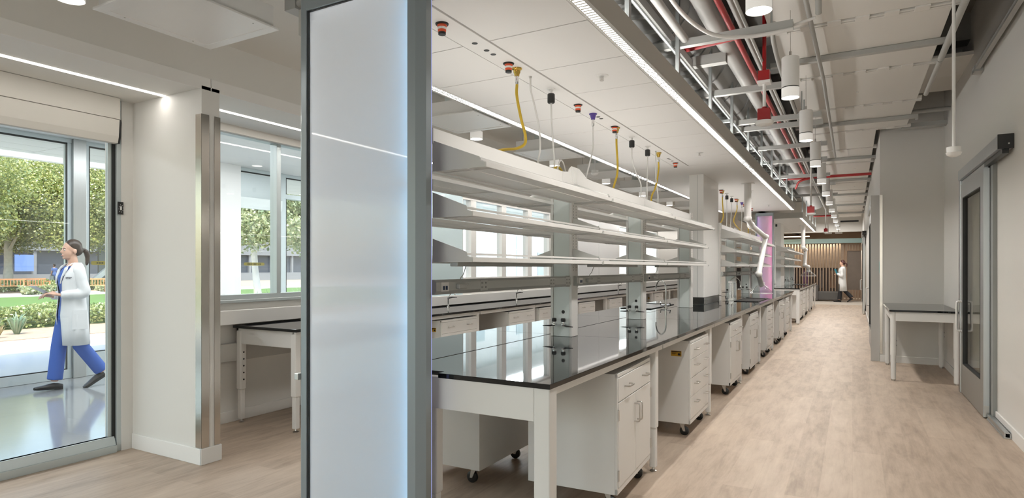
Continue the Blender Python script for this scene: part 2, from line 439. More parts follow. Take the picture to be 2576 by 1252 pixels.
# bench-island column with black resin base
cr = sroot('column', (0, 0, 0))
struct(MB().box(-1.984, -1.790, 8.61, 9.68, 0, ZC), 'column_casing', WHITE, cr, bevel=0.004)
struct(MB().box(-1.874, -1.870, 8.607, 8.611, 1.0, ZC-0.01), 'column_joint', pbr('joint_grey', (0.45, 0.47, 0.46), 0.6), cr)
struct(MB().box(-1.991, -1.783, 8.602, 9.687, 0.899, 0.998), 'column_base', pbr('black_base', (0.012, 0.012, 0.012), 0.22), cr)
cr2 = sroot('column.001', (0, 0, 0))
struct(MB().box(-1.984, -1.79, 19.0, 19.9, 0, ZC), 'column_casing', WHITE, cr2, bevel=0.004)

# ---- windows of the lab
def window(name, y0, y1, z0, z1, mull, x=XW-0.09, fr=0.045, frame=ALUP):
    r = sroot(name, (0, 0, 0)); d = 0.05
    f = MB().box(x-d, x+d, y0, y1, z0, z0+fr).box(x-d, x+d, y0, y1, z1-fr, z1).box(x-d, x+d, y0, y0+fr, z0+fr, z1-fr).box(x-d, x+d, y1-fr, y1, z0+fr, z1-fr)
    for (a, b) in mull: f.box(x-d, x+d, a, b, z0+fr, z1-fr)
    struct(f, 'frame', frame, r, bevel=0.002)
    ed = [y0+fr] + [v for ab in mull for v in ab] + [y1-fr]
    for a, b in zip(ed[0::2], ed[1::2]): struct(MB().box(x-0.004, x+0.004, a, b, z0+fr, z1-fr), 'pane', GLASS, r)
    return r
# glass door wall beside the wing wall
w1 = sroot('window_1', (0, 0, 0))
m = MB().box(-4.99, -4.885, -3.0, 2.575, 0.0, 0.055)
m.prism([(-4.985, 0.055), (-4.895, 0.055), (-4.925, 0.118), (-4.965, 0.118)], 'y', -3.0, 2.575)
struct(m, 'bottom_rail', ALUP, w1, bevel=0.002)
struct(MB().box(-4.985, -4.91, 2.585, 2.62, 0, 2.70).box(-4.985, -4.91, -3.0, -2.95, 0, 2.7), 'jamb', ALUP, w1, bevel=0.002)
struct(MB().box(-4.962, -4.928, 2.562, 2.585, 0.10, 2.70).box(-4.962, -4.932, -2.95, 2.562, 0.112, 0.118), 'gasket', RUB, w1)
struct(MB().box(-4.962, -4.938, 2.535, 2.562, 0.118, 2.70), 'stile', ALUP, w1)
struct(MB().box(-4.954, -4.946, -2.95, 2.535, 0.118, 2.70), 'pane', GLASS, w1)
window('window_2', 2.85, 5.05, 1.11, 2.68, [(4.135, 4.185)])
m = MB().box(XW-0.02, XW+0.035, 2.85, 5.05, 1.085, 1.11)
struct(m, 'sill_trim', ALUP, bevel=0.002)
window('window_3', 7.39, 10.4, 1.22, 2.46, [(7.667, 7.811), (8.584, 8.728), (9.493, 9.65)], frame=WHITE)
window('window_4', 14.2, 17.6, 1.22, 2.46, [(15.2, 15.35), (16.3, 16.45)], frame=WHITE)
rb = sroot('added_window', (0, 0, 0))  # window added behind the camera to let fill light in
fb = MB()
for xx in (-4.4, -2.7, -1.0, 0.64): fb.box(xx, xx+0.06, -6.13, -6.05, 0.25, 3.55)
fb.box(-4.4, 0.7, -6.128, -6.052, 0.25, 0.31).box(-4.4, 0.7, -6.128, -6.052, 3.49, 3.55)
struct(fb, 'frame', ALUP, rb)
struct(MB().box(-4.34, 0.64, -6.094, -6.086, 0.31, 3.49), 'pane', GLASS, rb)
# white-board panels on the solid wall
for i, (a, b) in enumerate([(10.45, 11.62), (11.63, 12.8), (12.81, 14.1)]):
    single(MB().box(XW, XW+0.012, a, b, 1.02, 2.55), 'wall_panel', pbr('glossy_white_panel', (0.84, 0.85, 0.86), 0.12, coat=0.3) if i == 0 else MATS['glossy_white_panel'],
           'tall glossy white wall panel above the window bench, %s past the four-pane window' % ORD[i], 'wall panel', 'glossy white wall panels')
single(MB().box(XW, XW+0.014, 5.10, 7.36, 0.98, 2.60), 'pier_tint_sheet', BLUEP, 'pale blue sheet on the pier, its colour standing in for cool light', 'tinted sheet', bevel=0.002)  # added sheet; its blue stands in for cool light on white wall
# service ledge along the window bench
struct(MB().box(XW, XW+0.10, 2.86, 26, 0.895, 1.02), 'ledge_trim', WHITE, bevel=0.003)

# ---- lobby and outer glazing
struct(MB().box(XO, XW-0.18, -8, 34, 3.05, 3.3), 'lobby_ceiling', SOFF)
struct(MB().box(XO, XW-0.18, -8.2, -8, 0, 3.3), 'lobby_wall', WALL)
struct(MB().box(XO, XW-0.18, 22, 22.2, 0, 3.3), 'lobby_wall', WALL)
struct(MB().box(XO-0.1, XO+0.05, 13.0, 22, 0, 3.3), 'lobby_wall', pbr('lobby_white', (0.72, 0.79, 0.81), 0.5))
for k, (a, b, c) in enumerate(((13.15, 14.0, 0), (14.9, 15.35, 1), (15.8, 16.6, 0), (17.2, 18.2, 2), (19.0, 19.5, 1), (20.0, 21.2, 0))):
    single(MB().box(XO+0.05, XO+0.075, a, b, 0.0 if c != 2 else 0.9, (2.35, 2.2, 1.9)[c]), 'lobby_door' if c == 0 else 'wall_panel', [pbr('door_blue_grey', (0.36, 0.46, 0.50), 0.3), pbr('panel_blue_grey', (0.50, 0.60, 0.64), 0.3), pbr('board_slate', (0.25, 0.32, 0.36), 0.4)][c] if k in (0, 1, 3) else MATS[('door_blue_grey', 'panel_blue_grey')[c]], '%s on the far lobby wall seen through the white-framed windows, %s from the lit panel' % (('blue-grey door', 'narrow pale panel', 'slate board')[c], ORD[k]), ('door', 'wall panel', 'board')[c], 'panels on the lobby wall')
def outer(name, y0, y1, rail=0.11, transom=None, fr=0.05):
    r = sroot(name, (0, 0, 0)); x = XO; f = MB()
    f.box(x-0.06, x+0.05, y0, y1, 0, rail).box(x-0.06, x+0.05, y0, y1, 2.995, 3.05)
    f.box(x-0.05, x+0.045, y0, y0+fr, rail, 2.995).box(x-0.05, x+0.045, y1-fr, y1, rail, 2.995)
    if transom: f.box(x-0.06, x+0.06, y0+0.004, y1-0.004, transom[0], transom[1])
    struct(f, 'frame', ALUP, r, bevel=0.003)
    g = MB().box(x+0.02, x+0.045, y0+fr, y0+fr+0.012, rail, 2.99).box(x+0.02, x+0.045, y1-fr-0.012, y1-fr, rail, 2.99).box(x+0.02, x+0.045, y0+fr, y1-fr, 2.975, 2.995).box(x+0.02, x+0.045, y0+fr, y1-fr, rail, rail+0.012)
    struct(g, 'gasket', RUB, r)
    struct(MB().box(x-0.004, x+0.004, y0+fr, y1-fr, rail, 2.995), 'pane', GLASS, r)
    return r
outer('window_5', 0.6, 4.04, 0.115)
struct(MB().box(XO-0.09, XO+0.09, 4.04, 4.19, 0, 3.05), 'mullion_trim', brushed('mullion_metal', (0.55, 0.56, 0.55), 0.3, 2), bevel=0.003)
outer('window_6', 4.19, 6.05, 0.30)
struct(MB().box(XO-0.16, XO+0.16, 6.05, 6.42, 0, 3.05), 'lobby_column', WHITE, bevel=0.004)
outer('window_7', 6.42, 7.28, 0.10, (2.56, 2.96))
struct(MB().box(XO-0.07, XO+0.07, 7.28, 7.36, 0, 3.05), 'mullion_trim', ALUP, bevel=0.003)
outer('window_8', 7.36, 9.6, 0.10, (2.62, 2.70))
outer('window_9', 9.6, 13.0, 0.10, (2.62, 2.70))
outer('window_10', -8, 0.6, 0.115)
# exterior roof overhang with board joints
m = MB()
for i in range(5):
    for j in range(11):
        x1 = XO-0.06-0.43*i; y0 = -8+2.45*j
        m.box(x1-0.42, x1, y0, y0+2.44, 3.05, 3.07)
struct(m, 'roof_soffit', pbr('soffit_board_white', (0.80, 0.80, 0.76), 0.6))
struct(MB().box(-10.92, XO, -8, 19, 3.07, 3.5), 'roof_edge', WALL)

# ---- sliding doors on the right-hand walls
def sliding_door(name, xw, ya, yb, hy0, near_end=True, full=True):
    # xw: wall face; leaf ya..yb (near..far); header from hy0 to yb
    r = sroot(name, (0, 0, 0)); x0 = xw-0.085; x1 = xw-0.035
    struct(MB().box(xw-0.105, xw-0.004, hy0+0.012, yb+0.03, 2.385, 2.495), 'header', ALU, r, bevel=0.002)
    struct(MB().box(xw-0.108, xw-0.001, hy0-0.006, hy0+0.012, 2.38, 2.50), 'header_end_cap', BLACKP, r, bevel=0.002)
    struct(MB().cyl((xw-0.035, hy0-0.0075, 2.42), (xw-0.035, hy0-0.004, 2.42), 0.006, 10), 'cap_screw', CHROME, r)
    struct(MB().box(xw-0.075, xw-0.03, hy0+0.02, ya+0.02, 2.345, 2.383), 'header_channel', BLACKP, r)
    f = MB()
    f.box(x0, x1, ya, ya+0.15, 0.012, 2.335).box(x0, x1, yb-0.15, yb, 0.012, 2.335)
    f.box(x0, x1, ya+0.15, yb-0.15, 0.012, 0.34).box(x0, x1, ya+0.15, yb-0.15, 2.18, 2.335)
    f.box(x0+0.01, x1-0.01, ya, yb, 2.335, 2.38)
    struct(f, 'leaf_frame', ALU, r, bevel=0.002)
    g = MB().box(x0-0.002, x1+0.002, ya+0.15, ya+0.162, 0.34, 2.18).box(x0-0.002, x1+0.002, yb-0.162, yb-0.15, 0.34, 2.18).box(x0-0.002, x1+0.002, ya+0.15, yb-0.15, 2.168, 2.18).box(x0-0.002, x1+0.002, ya+0.15, yb-0.15, 0.34, 0.35)
    struct(g, 'gasket', RUB, r)
    struct(MB().box((x0+x1)/2-0.004, (x0+x1)/2+0.004, ya+0.15, yb-0.15, 0.34, 2.18), 'pane', GLASSD, r)
    hy = yb-0.08
    h = MB()
    for sx, xb in ((-1, x0), (1, x1)):
        if sx > 0 and not full: continue
        px = xb+sx*0.045
        h.tube(spline([(xb, hy, 0.70), (px-sx*0.01, hy, 0.705), (px, hy, 0.73), (px, hy, 0.865), (px, hy, 1.0), (px-sx*0.01, hy, 1.025), (xb, hy, 1.03)], 5), 0.0125, 10)
    struct(h, 'handle', WHITE, r)
    struct(MB().box(x0+0.006, x1-0.006, ya-0.006, ya, 0.02, 0.12), 'guide_block', NICKEL, r)
    return r
d1 = sliding_door('door_1', 1.15, 7.10, 8.46, 6.32)
struct(MB().box(1.06, 1.075, 8.46, 8.56, 0, 2.385).box(1.075, 1.15, 8.46, 8.56, 0, 2.385), 'jamb', ALU, d1, bevel=0.002)
struct(MB().box(1.118, 1.149, 6.98, 7.12, 0.0, 2.385), 'pocket', pbr('pocket_grey', (0.28, 0.29, 0.28), 0.5), d1)
t = MB().box(1.085, 1.135, 6.34, 7.06, 0.0, 0.012).box(1.09, 1.098, 6.34, 7.06, 0.012, 0.05).box(1.098, 1.133, 6.34, 7.06, 0.042, 0.05).box(1.126, 1.134, 6.34, 7.06, 0.012, 0.05)
struct(t, 'floor_track', ALU, d1, bevel=0.001)
d2 = sliding_door('door_2', 0.36, 11.9, 13.4, 11.2, full=False)
struct(MB().box(0.243, 0.357, 10.70, 10.76, 0.0, 2.50), 'end_panel', pbr('door_end_grey', (0.52, 0.51, 0.49), 0.45), d2, bevel=0.002)
struct(MB().box(0.350, 0.357, 10.685, 10.70, 1.33, 1.50), 'tag_plate', pbr('pale_teal', (0.35, 0.58, 0.55), 0.5), d2)
struct(MB().box(0.358, 0.395, 10.662, 10.668, 0.12, 2.50), 'trim_3', STEELV)
d3 = sliding_door('door_3', 0.36, 21.3, 22.8, 20.6, full=False)
# ------------------------------------------------------------------ lab bench island
YB = [2.371, 4.20, 6.03, 7.88, 9.62, 11.30, 13.10, 14.90]   # joints between the bench tables
def leg(t, x, y, s=0.058, zt=0.838):
    m = MB().box(x-s/2, x+s/2, y-s/2, y+s/2, 0.30, zt)
    l = m.build('leg', WHITE, t, 0.010, seg=3)
    MB().box(x-s*0.39, x+s*0.39, y-s*0.39, y+s*0.39, 0.028, 0.30).build('leg_insert', WHITE, l, 0.008, seg=3)
    MB().lathe([(0.022, 0), (0.024, 0.006), (0.010, 0.012), (0.007, 0.03)], (x, y, 0), 14).build('levelling_foot', NICKEL, l)
    return l
def bench(y0, y1, side, label, group, near=False, endleg=True, xc=-1.878):
    # side +1: corridor half, -1: window half
    xf = xc + side*0.739; xb = xc + side*0.145
    t = thing('lab_bench', label, 'lab bench', ((xf+xb)/2, (y0+y1)/2, 0), group)
    MB().box(min(xf, xb), max(xf, xb), y0, y1-0.002, 0.875, 0.898).build('benchtop', BLACK, t, 0.002)
    f = MB(); xi = xf - side*0.014
    f.box(xi, xi-side*0.03, y0+0.03, y1, 0.838, 0.878).box(xb, xb-side*0.03, y0+0.03, y1, 0.80, 0.878)
    if near: f.box(xf-side*0.085, xb-side*0.10, y0+0.012, y0+0.045, 0.725, 0.878)
    else: f.box(xf-side*0.085, xb, y0+0.012, y0+0.045, 0.77, 0.878)
    f.build('frame', WHITE, t, 0.003)
    if near:
        lg = MB().box(xf-side*0.085, xf-side*0.008, y0+0.012, y0+0.09, 0.02, 0.878).build('leg', WHITE, t, 0.006, seg=3)
        MB().lathe([(0.022, 0), (0.024, 0.006), (0.010, 0.012), (0.007, 0.03)], (xf-side*0.045, y0+0.05, 0), 14).build('levelling_foot', NICKEL, lg)
        leg(t, xb-side*0.06, y0+0.06)
    if endleg:
        leg(t, xf-side*0.062, y1-0.05); leg(t, xb-side*0.02, y1-0.05)
    return t
names_r = ['white end apron by the lit panel', 'second from the blue-lit panel',
           'third from the blue-lit panel', 'beside the white column base', 'holding the black sink past the white column',
           'under the first jointed extraction arm', 'ending at the pink-lit panel']
for i in range(7):
    bench(YB[i], YB[i+1], 1, 'white lab bench with black top, corridor half, ' + names_r[i], 'corridor half of the bench island', near=(i == 0))
names_l = ['behind the blue-lit panel', 'behind the second corridor bench', 'behind the third corridor bench', 'beside the white column', 'past the white column', 'second past the white column', 'last before the pink-lit panel']
for i in range(7):
    bench(YB[i], YB[i+1], -1, 'white lab bench with black top, window half of the island, ' + names_l[i], 'window half of the bench island', near=(i == 0))
# black resin infill between the two halves
for i in range(7):
    y0 = 2.43 if i == 0 else YB[i]
    single(MB().box(-2.022, -1.734, y0, YB[i+1]-0.002, 0.876, 0.896), 'bench_infill', BLACK,
           'black resin strip filling the middle of the bench island, %s stretch from the blue-lit panel' % ORD[i], 'bench infill', 'middle strip of the bench island', bevel=0.001)

# ------------------------------------------------------------------ mobile cabinets (front face on local +X, width along +Y)
def cab_handle(parent, y, z, vertical=False, L=0.096):
    m = MB(); p = 0.032; h = L/2; c = 0.010
    if vertical: pts = [(0, y, z-h), (p-c, y, z-h), (p, y, z-h+c), (p, y, z), (p, y, z+h-c), (p-c, y, z+h), (0, y, z+h)]
    else: pts = [(0, y-h, z), (p-c, y-h, z), (p, y-h+c, z), (p, y, z), (p, y+h-c, z), (p-c, y+h, z), (0, y+h, z)]
    m.tube(spline(pts, 3), 0.0048, 8); return m.build('handle', NICKEL, parent)
def cabinet(kind, label, loc, rz=0.0, group='mobile cabinets under the bench island', w=0.76, zb=0.115, zt=0.80, d=0.56, casters=True, sticker=False):
    t = thing('mobile_cabinet', label, 'cabinet', (0, 0, 0), group)
    c = MB().box(-d, -0.018, 0, w, zb, zt)
    c.build('carcass', WHITE, t, 0.002)
    b = MB().box(-0.018, -0.004, 0, w, zb, zb+0.035).box(-0.018, -0.004, 0, w, zt-0.022, zt).box(-0.018, -0.004, 0, 0.012, zb, zt).box(-0.018, -0.004, w-0.012, w, zb, zt)
    b.build('face_frame', WHITE, t, 0.002)
    z0 = zb+0.038; z1 = zt-0.025
    def front(name, ya, yb, za, zc): return MB().box(-0.017, 0.0, ya, yb, za, zc).build(name, WHITE, t, 0.0025)
    if kind == 'drawers':
        hs = [0.13, 0.155, 0.155]; hs.append((z1-z0)-sum(hs)); zz = z1
        for h in hs:
            dr = front('drawer', 0.014, w-0.014, zz-h+0.003, zz)
            for yy in (w*0.24, w*0.76): cab_handle(dr, yy, zz-0.055)
            zz -= h
    elif kind == 'doors':
        dr = front('drawer', 0.014, w-0.014, z1-0.135, z1)
        for yy in (w*0.24, w*0.76): cab_handle(dr, yy, z1-0.062)
        for k, (a, b2) in enumerate(((0.014, w/2-0.002), (w/2+0.002, w-0.014))):
            do = front('door', a, b2, z0, z1-0.14)
            cab_handle(do, w/2-0.03 if k == 0 else w/2+0.03, z1-0.26, True, 0.11)
            hy = 0.010 if k == 0 else w-0.010
            for hz in (z0+0.07, z1-0.21): MB().box(-0.006, 0.004, hy-0.008, hy+0.008, hz-0.03, hz+0.03).build('hinge', NICKEL, do)
    if casters:
        for cy in (0.09, w-0.09):
            for cx in (-0.09, -d+0.09):
                ca = MB().box(cx-0.03, cx+0.03, cy-0.03, cy+0.03, zb-0.006, zb).prism([(cx-0.022, zb-0.006), (cx+0.018, zb-0.006), (cx+0.030, 0.035), (cx+0.012, 0.035)], 'y', cy-0.018, cy-0.014).prism([(cx-0.022, zb-0.006), (cx+0.018, zb-0.006), (cx+0.030, 0.035), (cx+0.012, 0.035)], 'y', cy+0.014, cy+0.018).build('caster', NICKEL, t)
                MB().lathe([(0.030, -0.012), (0.038, -0.009), (0.038, 0.009), (0.030, 0.012)], (cx+0.02, cy, 0.038), 18, 'y').build('wheel', BLACKP, ca)
    if sticker:
        s = MB().box(-0.16, -0.075, -0.0015, 0.0005, zt-0.13, zt-0.085).build('warning_label', LABELY, t)
        k = MB().box(-0.157, -0.078, -0.0022, -0.001, zt-0.096, zt-0.088).box(-0.155, -0.115, -0.0022, -0.001, zt-0.106, zt-0.102).box(-0.155, -0.125, -0.0022, -0.001, zt-0.114, zt-0.110).box(-0.104, -0.082, -0.0022, -0.001, zt-0.122, zt-0.104)
        k.build('print', BLACKP, s)
    t.location = loc; t.rotation_euler = (0, 0, rz); t['_o'] = tuple(loc)
    return t
K = 'white mobile cabinet on casters, '
cabinet('doors', K+'one drawer over two doors, under the first bench', (-1.155, 3.29, 0), math.radians(2.6))
cabinet('drawers', K+'four drawers, gold label on its side, under the second bench', (-1.160, 5.08, 0), math.radians(0.6), sticker=True)
cabinet('doors', K+'one drawer over two doors, third from the blue-lit panel', (-1.160, 6.965, 0))
cabinet('doors', K+'two doors, just past the white column base', (-1.165, 8.47, 0), zb=0.075)
cabinet('drawers', K+'four drawers, under the bench with the sink', (-1.165, 10.24, 0))
cabinet('doors', K+'two doors, under the first extraction arm', (-1.165, 12.10, 0))
cabinet('drawers', K+'four drawers, last before the pink-lit panel', (-1.165, 13.30, 0), sticker=True)
cabinet('doors', 'white mobile cabinet seen from its plain back under the bench end beside the lit panel', (-2.62, 4.02, 0), PI)
cabinet('drawers', 'white mobile cabinet on the window side, behind the second bench', (-2.62, 5.80, 0), PI)

# ------------------------------------------------------------------ service chases, shelves, raceways on the island spine
def valve(t, x, y, z, lever):
    v = MB().cyl((x, y, z), (x, y-0.035, z), 0.009, 10).cyl((x, y-0.035, z-0.012), (x, y-0.035, z+0.022), 0.008, 10).ell((x, y-0.035, z), 0.014, 0.014, 0.012, 12, 8).build('gas_valve', CHROME, t)
    MB().lathe([(0.014, 0), (0.0175, 0.004), (0.0175, 0.022), (0.013, 0.027)], (x, y-0.035, z+0.022), 16).build('cap', BLACKP, v)
    MB().tube([(x, y-0.035, z-0.002), (x+lever*0.03, y-0.05, z-0.008), (x+lever*0.085, y-0.052, z-0.010)], [0.006, 0.006, 0.003], 8).build('lever', BLACKP, v)
def chase(y, label, x0=-1.943, x1=-1.795, d=0.107, valves=True, ztop=2.098, grp='service chases along the bench island'):
    t = thing('service_chase', label, 'service chase', ((x0+x1)/2, y+d/2, 0.897), grp)
    MB().box(x0, x1-0.022, y, y+d, 0.897, ztop).build('panel', COOL, t, 0.002)
    for px in (x1-0.020, x0-0.022):
        p = MB().box(px, px+0.020, y-0.004, y+d+0.004, 0.897, ztop+0.01)
        po = p.build('slotted_post', WHITE, t, 0.002)
        s = MB()
        for i in range(34):
            z = 1.38+0.0215*i
            xs = px+0.020 if px > -1.88 else px
            for yy in (y+0.03, y+d-0.03): s.box(xs-0.0004, xs+0.0004, yy-0.002, yy+0.002, z, z+0.011)
        s.build('slots', BLACKP, po)
    if valves:
        cx = (x0+x1)/2+0.0
        MB().cyl((cx+0.005, y-0.003, 1.078), (cx+0.005, y, 1.078), 0.013, 18).build('hole_cover', BLACKP, t)
        valve(t, cx-0.053, y, 0.985, -1); valve(t, cx+0.020, y, 0.985, 1)
    return t
chs = [2.340, 4.108, 5.843, 7.878, 9.83, 11.24, 12.98, 14.44]
lab_c = ['slotted white end post of the shelving, clamped to the blue-lit panel', 'pale service chase with two black-capped valves, second bay post from the lit panel',
         'pale service chase with two black-capped valves, third bay post from the lit panel', 'pale service chase with one hole cover beside the white column',
         'pale service chase behind the gooseneck faucet', 'pale service chase with valves past the faucet', 'pale service chase before the pink-lit panel', 'pale service chase touching the pink-lit panel']
for i, y in enumerate(chs):
    chase(y, lab_c[i], d=0.063 if i == 0 else 0.107, valves=i not in (0, 3, 7))
def shelf(y0, y1, tier, side, label, group, depth=None, xc=-1.868):
    z = (1.429, 1.647, 1.873)[tier]; dp = depth or (0.308, 0.308, 0.381)[tier]
    xb = xc + side*0.0755; xf = xc + side*dp
    hgt = (0.115, 0.124, 0.152)[tier]
    t = thing('steel_shelf', label, 'shelf', ((xb+xf)/2, (y0+y1)/2, z), group)
    a, b = y0+0.006, y1-0.006; mid = xb+(xf-xb)*0.58
    m = MB().box(xb+side*0.0121, mid-side*0.006, a+0.0041, b-0.0041, z+0.006, z+0.0185).box(mid+side*0.006, xf-side*0.0121, a+0.0041, b-0.0041, z+0.006, z+0.0185)
    m.box(xf-side*0.012, xf, a+0.0041, b-0.0041, z, z+0.024).box(xb, xb+side*0.012, a+0.0041, b-0.0041, z, z+0.02)
    for yy in (a+0.08, (a+b)/2, b-0.10): m.box(xb+side*0.013, xf-side*0.013, yy, yy+0.03, z+0.001, z+0.0058)
    m.build('tray', WHITE, t, 0.0015)
    for yy in (a, b-0.003):
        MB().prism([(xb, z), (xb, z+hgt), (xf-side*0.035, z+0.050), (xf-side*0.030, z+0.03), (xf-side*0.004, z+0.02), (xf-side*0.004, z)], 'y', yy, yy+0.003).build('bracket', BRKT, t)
    MB().box(xf-side*0.0355, xf-side*0.030, a+0.0041, b-0.0041, z+0.034, z+0.044).build('retaining_bar', WHITE, t)
    c = MB().box(xf-side*0.008, xf+side*0.003, b-0.016, b+0.016, z-0.002, z+0.014).cyl((xf-side*0.033, b-0.004, z+0.05), (xf-side*0.033, b+0.004, z+0.05), 0.006, 10)
    c.build('clip', GREYP, t)
    return t
bays = [(2.403, 4.128, 'bay next to the blue-lit panel'), (4.138, 5.872, 'second bay from the blue-lit panel'), (5.882, 7.80, 'bay ending at the white column'),
        (9.903, 11.26, 'first bay past the white column'), (11.27, 13.00, 'second bay past the white column'), (13.01, 14.54, 'bay ending at the pink-lit panel')]
tn = ['lowest', 'middle', 'topmost']
for (a, b, nm) in bays:
    for k in range(3):
        shelf(a, b, k, 1, 'white steel shelf, %s of three, corridor side, %s' % (tn[k], nm), 'corridor-side shelves')
    for k in range(3):
        shelf(a, b, k, -1, 'white steel shelf, %s of three, window side, %s' % (tn[k], nm), 'window-side shelves')
# white cable duct along the top of the posts
def outlet(parent, y, z, x):
    o = MB()
    for dy in (-0.019, 0.019):
        for dz in (-0.010, 0.014): o.box(x, x+0.0015, y+dy-0.007, y+dy-0.004, z+dz-0.004, z+dz+0.005).box(x, x+0.0015, y+dy+0.003, y+dy+0.006, z+dz-0.004, z+dz+0.005)
    p = MB().box(x-0.001, x+0.0008, y-0.038, y+0.038, z-0.028, z+0.030).build('outlet', GREYP, parent)
    o.build('sockets', BLACKP, p); return p
for bi, (a, b, nm) in enumerate(bays):
    single(MB().box(-1.795, -1.785, a, b, 2.010, 2.085).box(-1.953, -1.943, a, b, 2.010, 2.085).box(-1.943, -1.795, a, b, 2.006, 2.016), 'cable_duct', WHITE,
           'white cable duct along the top of the shelving, ' + nm, 'cable duct', 'cable ducts on top of the shelving', bevel=0.002)
    t = thing('power_raceway', 'grey power raceway with outlets under the shelves, ' + nm, 'power raceway', (-1.784, (a+b)/2, 1.270), 'power raceways under the shelves')
    m = MB().prism([(-1.808, 1.270), (-1.779, 1.270), (-1.766, 1.288), (-1.766, 1.330), (-1.779, 1.343), (-1.808, 1.343)], 'y', a, b-0.10)
    m.box(-1.811, -1.782, b-0.10, b-0.085, 1.266, 1.347)
    m.build('body', GREYP, t, 0.0015)
    x = -1.766
    sp = MB().box(x-0.001, x+0.001, a+0.04, a+0.105, 1.285, 1.33).build('switch_plate', WHITE, t)
    sw = MB().box(x, x+0.004, a+0.055, a+0.068, 1.292, 1.312).box(x, x+0.004, a+0.078, a+0.091, 1.292, 1.312)
    sw.build('rocker', pbr('switch_blue', (0.01, 0.03, 0.09), 0.4) if bi == 0 else MATS['switch_blue'], sp)
    for off in (0.44, 1.31, 1.57):
        if a+off < b-0.15: outlet(t, a+off, 1.306, x)
    # plug-in transformer with cord up to the under-shelf light
    t2 = thing('task_light', 'slim grey task light under the lowest shelf, ' + nm, 'task light', (-1.667, a+0.6, 1.408), 'task lights under the shelves')
    MB().box(-1.692, -1.648, a+0.01, a+0.62*(b-a), 1.409, 1.428).build('light_bar', pbr('grey_dark_bar', (0.40, 0.42, 0.41), 0.4) if bi == 0 else MATS['grey_dark_bar'], t2, 0.003)
    MB().tube(spline([(-1.697, a+0.155, 1.41), (-1.715, a+0.16, 1.37), (-1.735, a+0.165, 1.345), (-1.745, a+0.25, 1.322), (-1.755, a+0.24, 1.305)], 6), 0.0025, 6).build('cord', GREYP, t2)
    MB().box(-1.766, -1.745, a+0.17, a+0.243, 1.295, 1.319).build('plug', GREYP, t2, 0.004)
hump = MB()
hump.prism([(3.925, 2.083), (3.925, 2.011), (4.477, 2.011), (4.477, 2.083), (4.36, 2.09), (4.283, 2.117), (4.205, 2.141), (4.07, 2.141), (4.03, 2.117), (4.01, 2.093)], 'x', -1.785, -1.779)
for y in (4.06, 4.11, 4.16): hump.box(-1.780, -1.775, y, y+0.006, 2.02, 2.131)
single(hump, 'cord_guard', WHITE, 'white humped cord guard on the cable duct, beside the topmost shelf joint', 'cord guard', bevel=0.002)

# clamp between lit panel and end post
single(MB().box(-1.827, -1.788, 2.268, 2.325, 1.774, 1.821).box(-1.827, -1.735, 2.320, 2.338, 1.774, 1.821), 'clamp_bracket', pbr('clamp_grey', (0.45, 0.46, 0.45), 0.4), 'grey clamp joining the blue-lit panel to the end post', 'bracket', bevel=0.003)

# ------------------------------------------------------------------ edge-lit panels
def lit_panel(label, x0, x1, y0, y1, zt, strip_mats, fr=0.053, sw=0.087):
    t = thing('light_panel', label, 'light panel', ((x0+x1)/2, (y0+y1)/2, 0), 'edge-lit panels at the bench ends')
    f = MB()
    f.prism([(x0, y1), (x0, y0+0.012), (x0+0.018, y0), (x0+fr, y0), (x0+fr, y1)], 'z', 0.0, zt)
    f.prism([(x1-sw, y1), (x1-sw, y0), (x1-sw*0.45, y0), (x1, y0+0.03), (x1, y1)], 'z', 0.0, zt)
    f.box(x0+fr, x1-sw, y0, y1, zt-0.062, zt).box(x0+fr, x1-sw, y0, y1, 0.0, 0.055)
    f.build('frame', FRAMEB, t, 0.0015)
    MB().box(x0+0.004, x1-0.004, y1-0.004, y1, 0.01, zt-0.01).build('back_sheet', WHITEM, t)
    m, nt, out = nodes_of('opal_sheet') if 'opal_sheet' not in MATS else (MATS['opal_sheet'], None, None)
    if nt:
        d = nt.nodes.new('ShaderNodeBsdfDiffuse'); d.inputs[0].default_value = (0.90, 0.90, 0.90, 1)
        tr = nt.nodes.new('ShaderNodeBsdfTranslucent'); tr.inputs[0].default_value = (0.93, 0.94, 0.95, 1)
        ms = nt.nodes.new('ShaderNodeMixShader'); ms.inputs[0].default_value = 0.45
        g = nt.nodes.new('ShaderNodeBsdfGlossy'); g.inputs['Roughness'].default_value = 0.03
        fr_ = nt.nodes.new('ShaderNodeFresnel'); fr_.inputs[0].default_value = 1.5
        m2 = nt.nodes.new('ShaderNodeMixShader')
        nt.links.new(d.outputs[0], ms.inputs[1]); nt.links.new(tr.outputs[0], ms.inputs[2]); nt.links.new(fr_.outputs[0], m2.inputs[0])
        nt.links.new(ms.outputs[0], m2.inputs[1]); nt.links.new(g.outputs[0], m2.inputs[2]); nt.links.new(m2.outputs[0], out.inputs[0])
    MB().box(x0+fr-0.004, x1-sw+0.004, y0+0.020, y0+0.024, 0.05, zt-0.06).build('diffuser_sheet', m, t)
    g = MB().box(x0+fr, x0+fr+0.006, y0+0.008, y0+0.024, 0.055, zt-0.062).box(x0+fr, x1-sw, y0+0.010, y0+0.022, zt-0.066, zt-0.062).box(x0+fr, x1-sw, y0+0.010, y0+0.022, 0.055, 0.060)
    g.build('gasket', RUB, t)
    return t
PX0, PX1, PY0, PY1, PZ = -2.521, -1.718, 2.229, 2.299, 2.795
pn = lit_panel('tall edge-lit opal panel glowing pale blue along one side, at the near bench end', PX0, PX1, PY0, PY1, PZ, None)
MB().box(PX1-0.095, PX1-0.0875, PY0+0.030, PY1-0.008, 0.07, PZ-0.08).build('led_strip', LEDB, pn)
MB().box(PX0-0.022, PX0+0.005, PY0-0.012, PY0+0.02, 0.818, 0.852).build('latch', NICKEL, pn, 0.003)
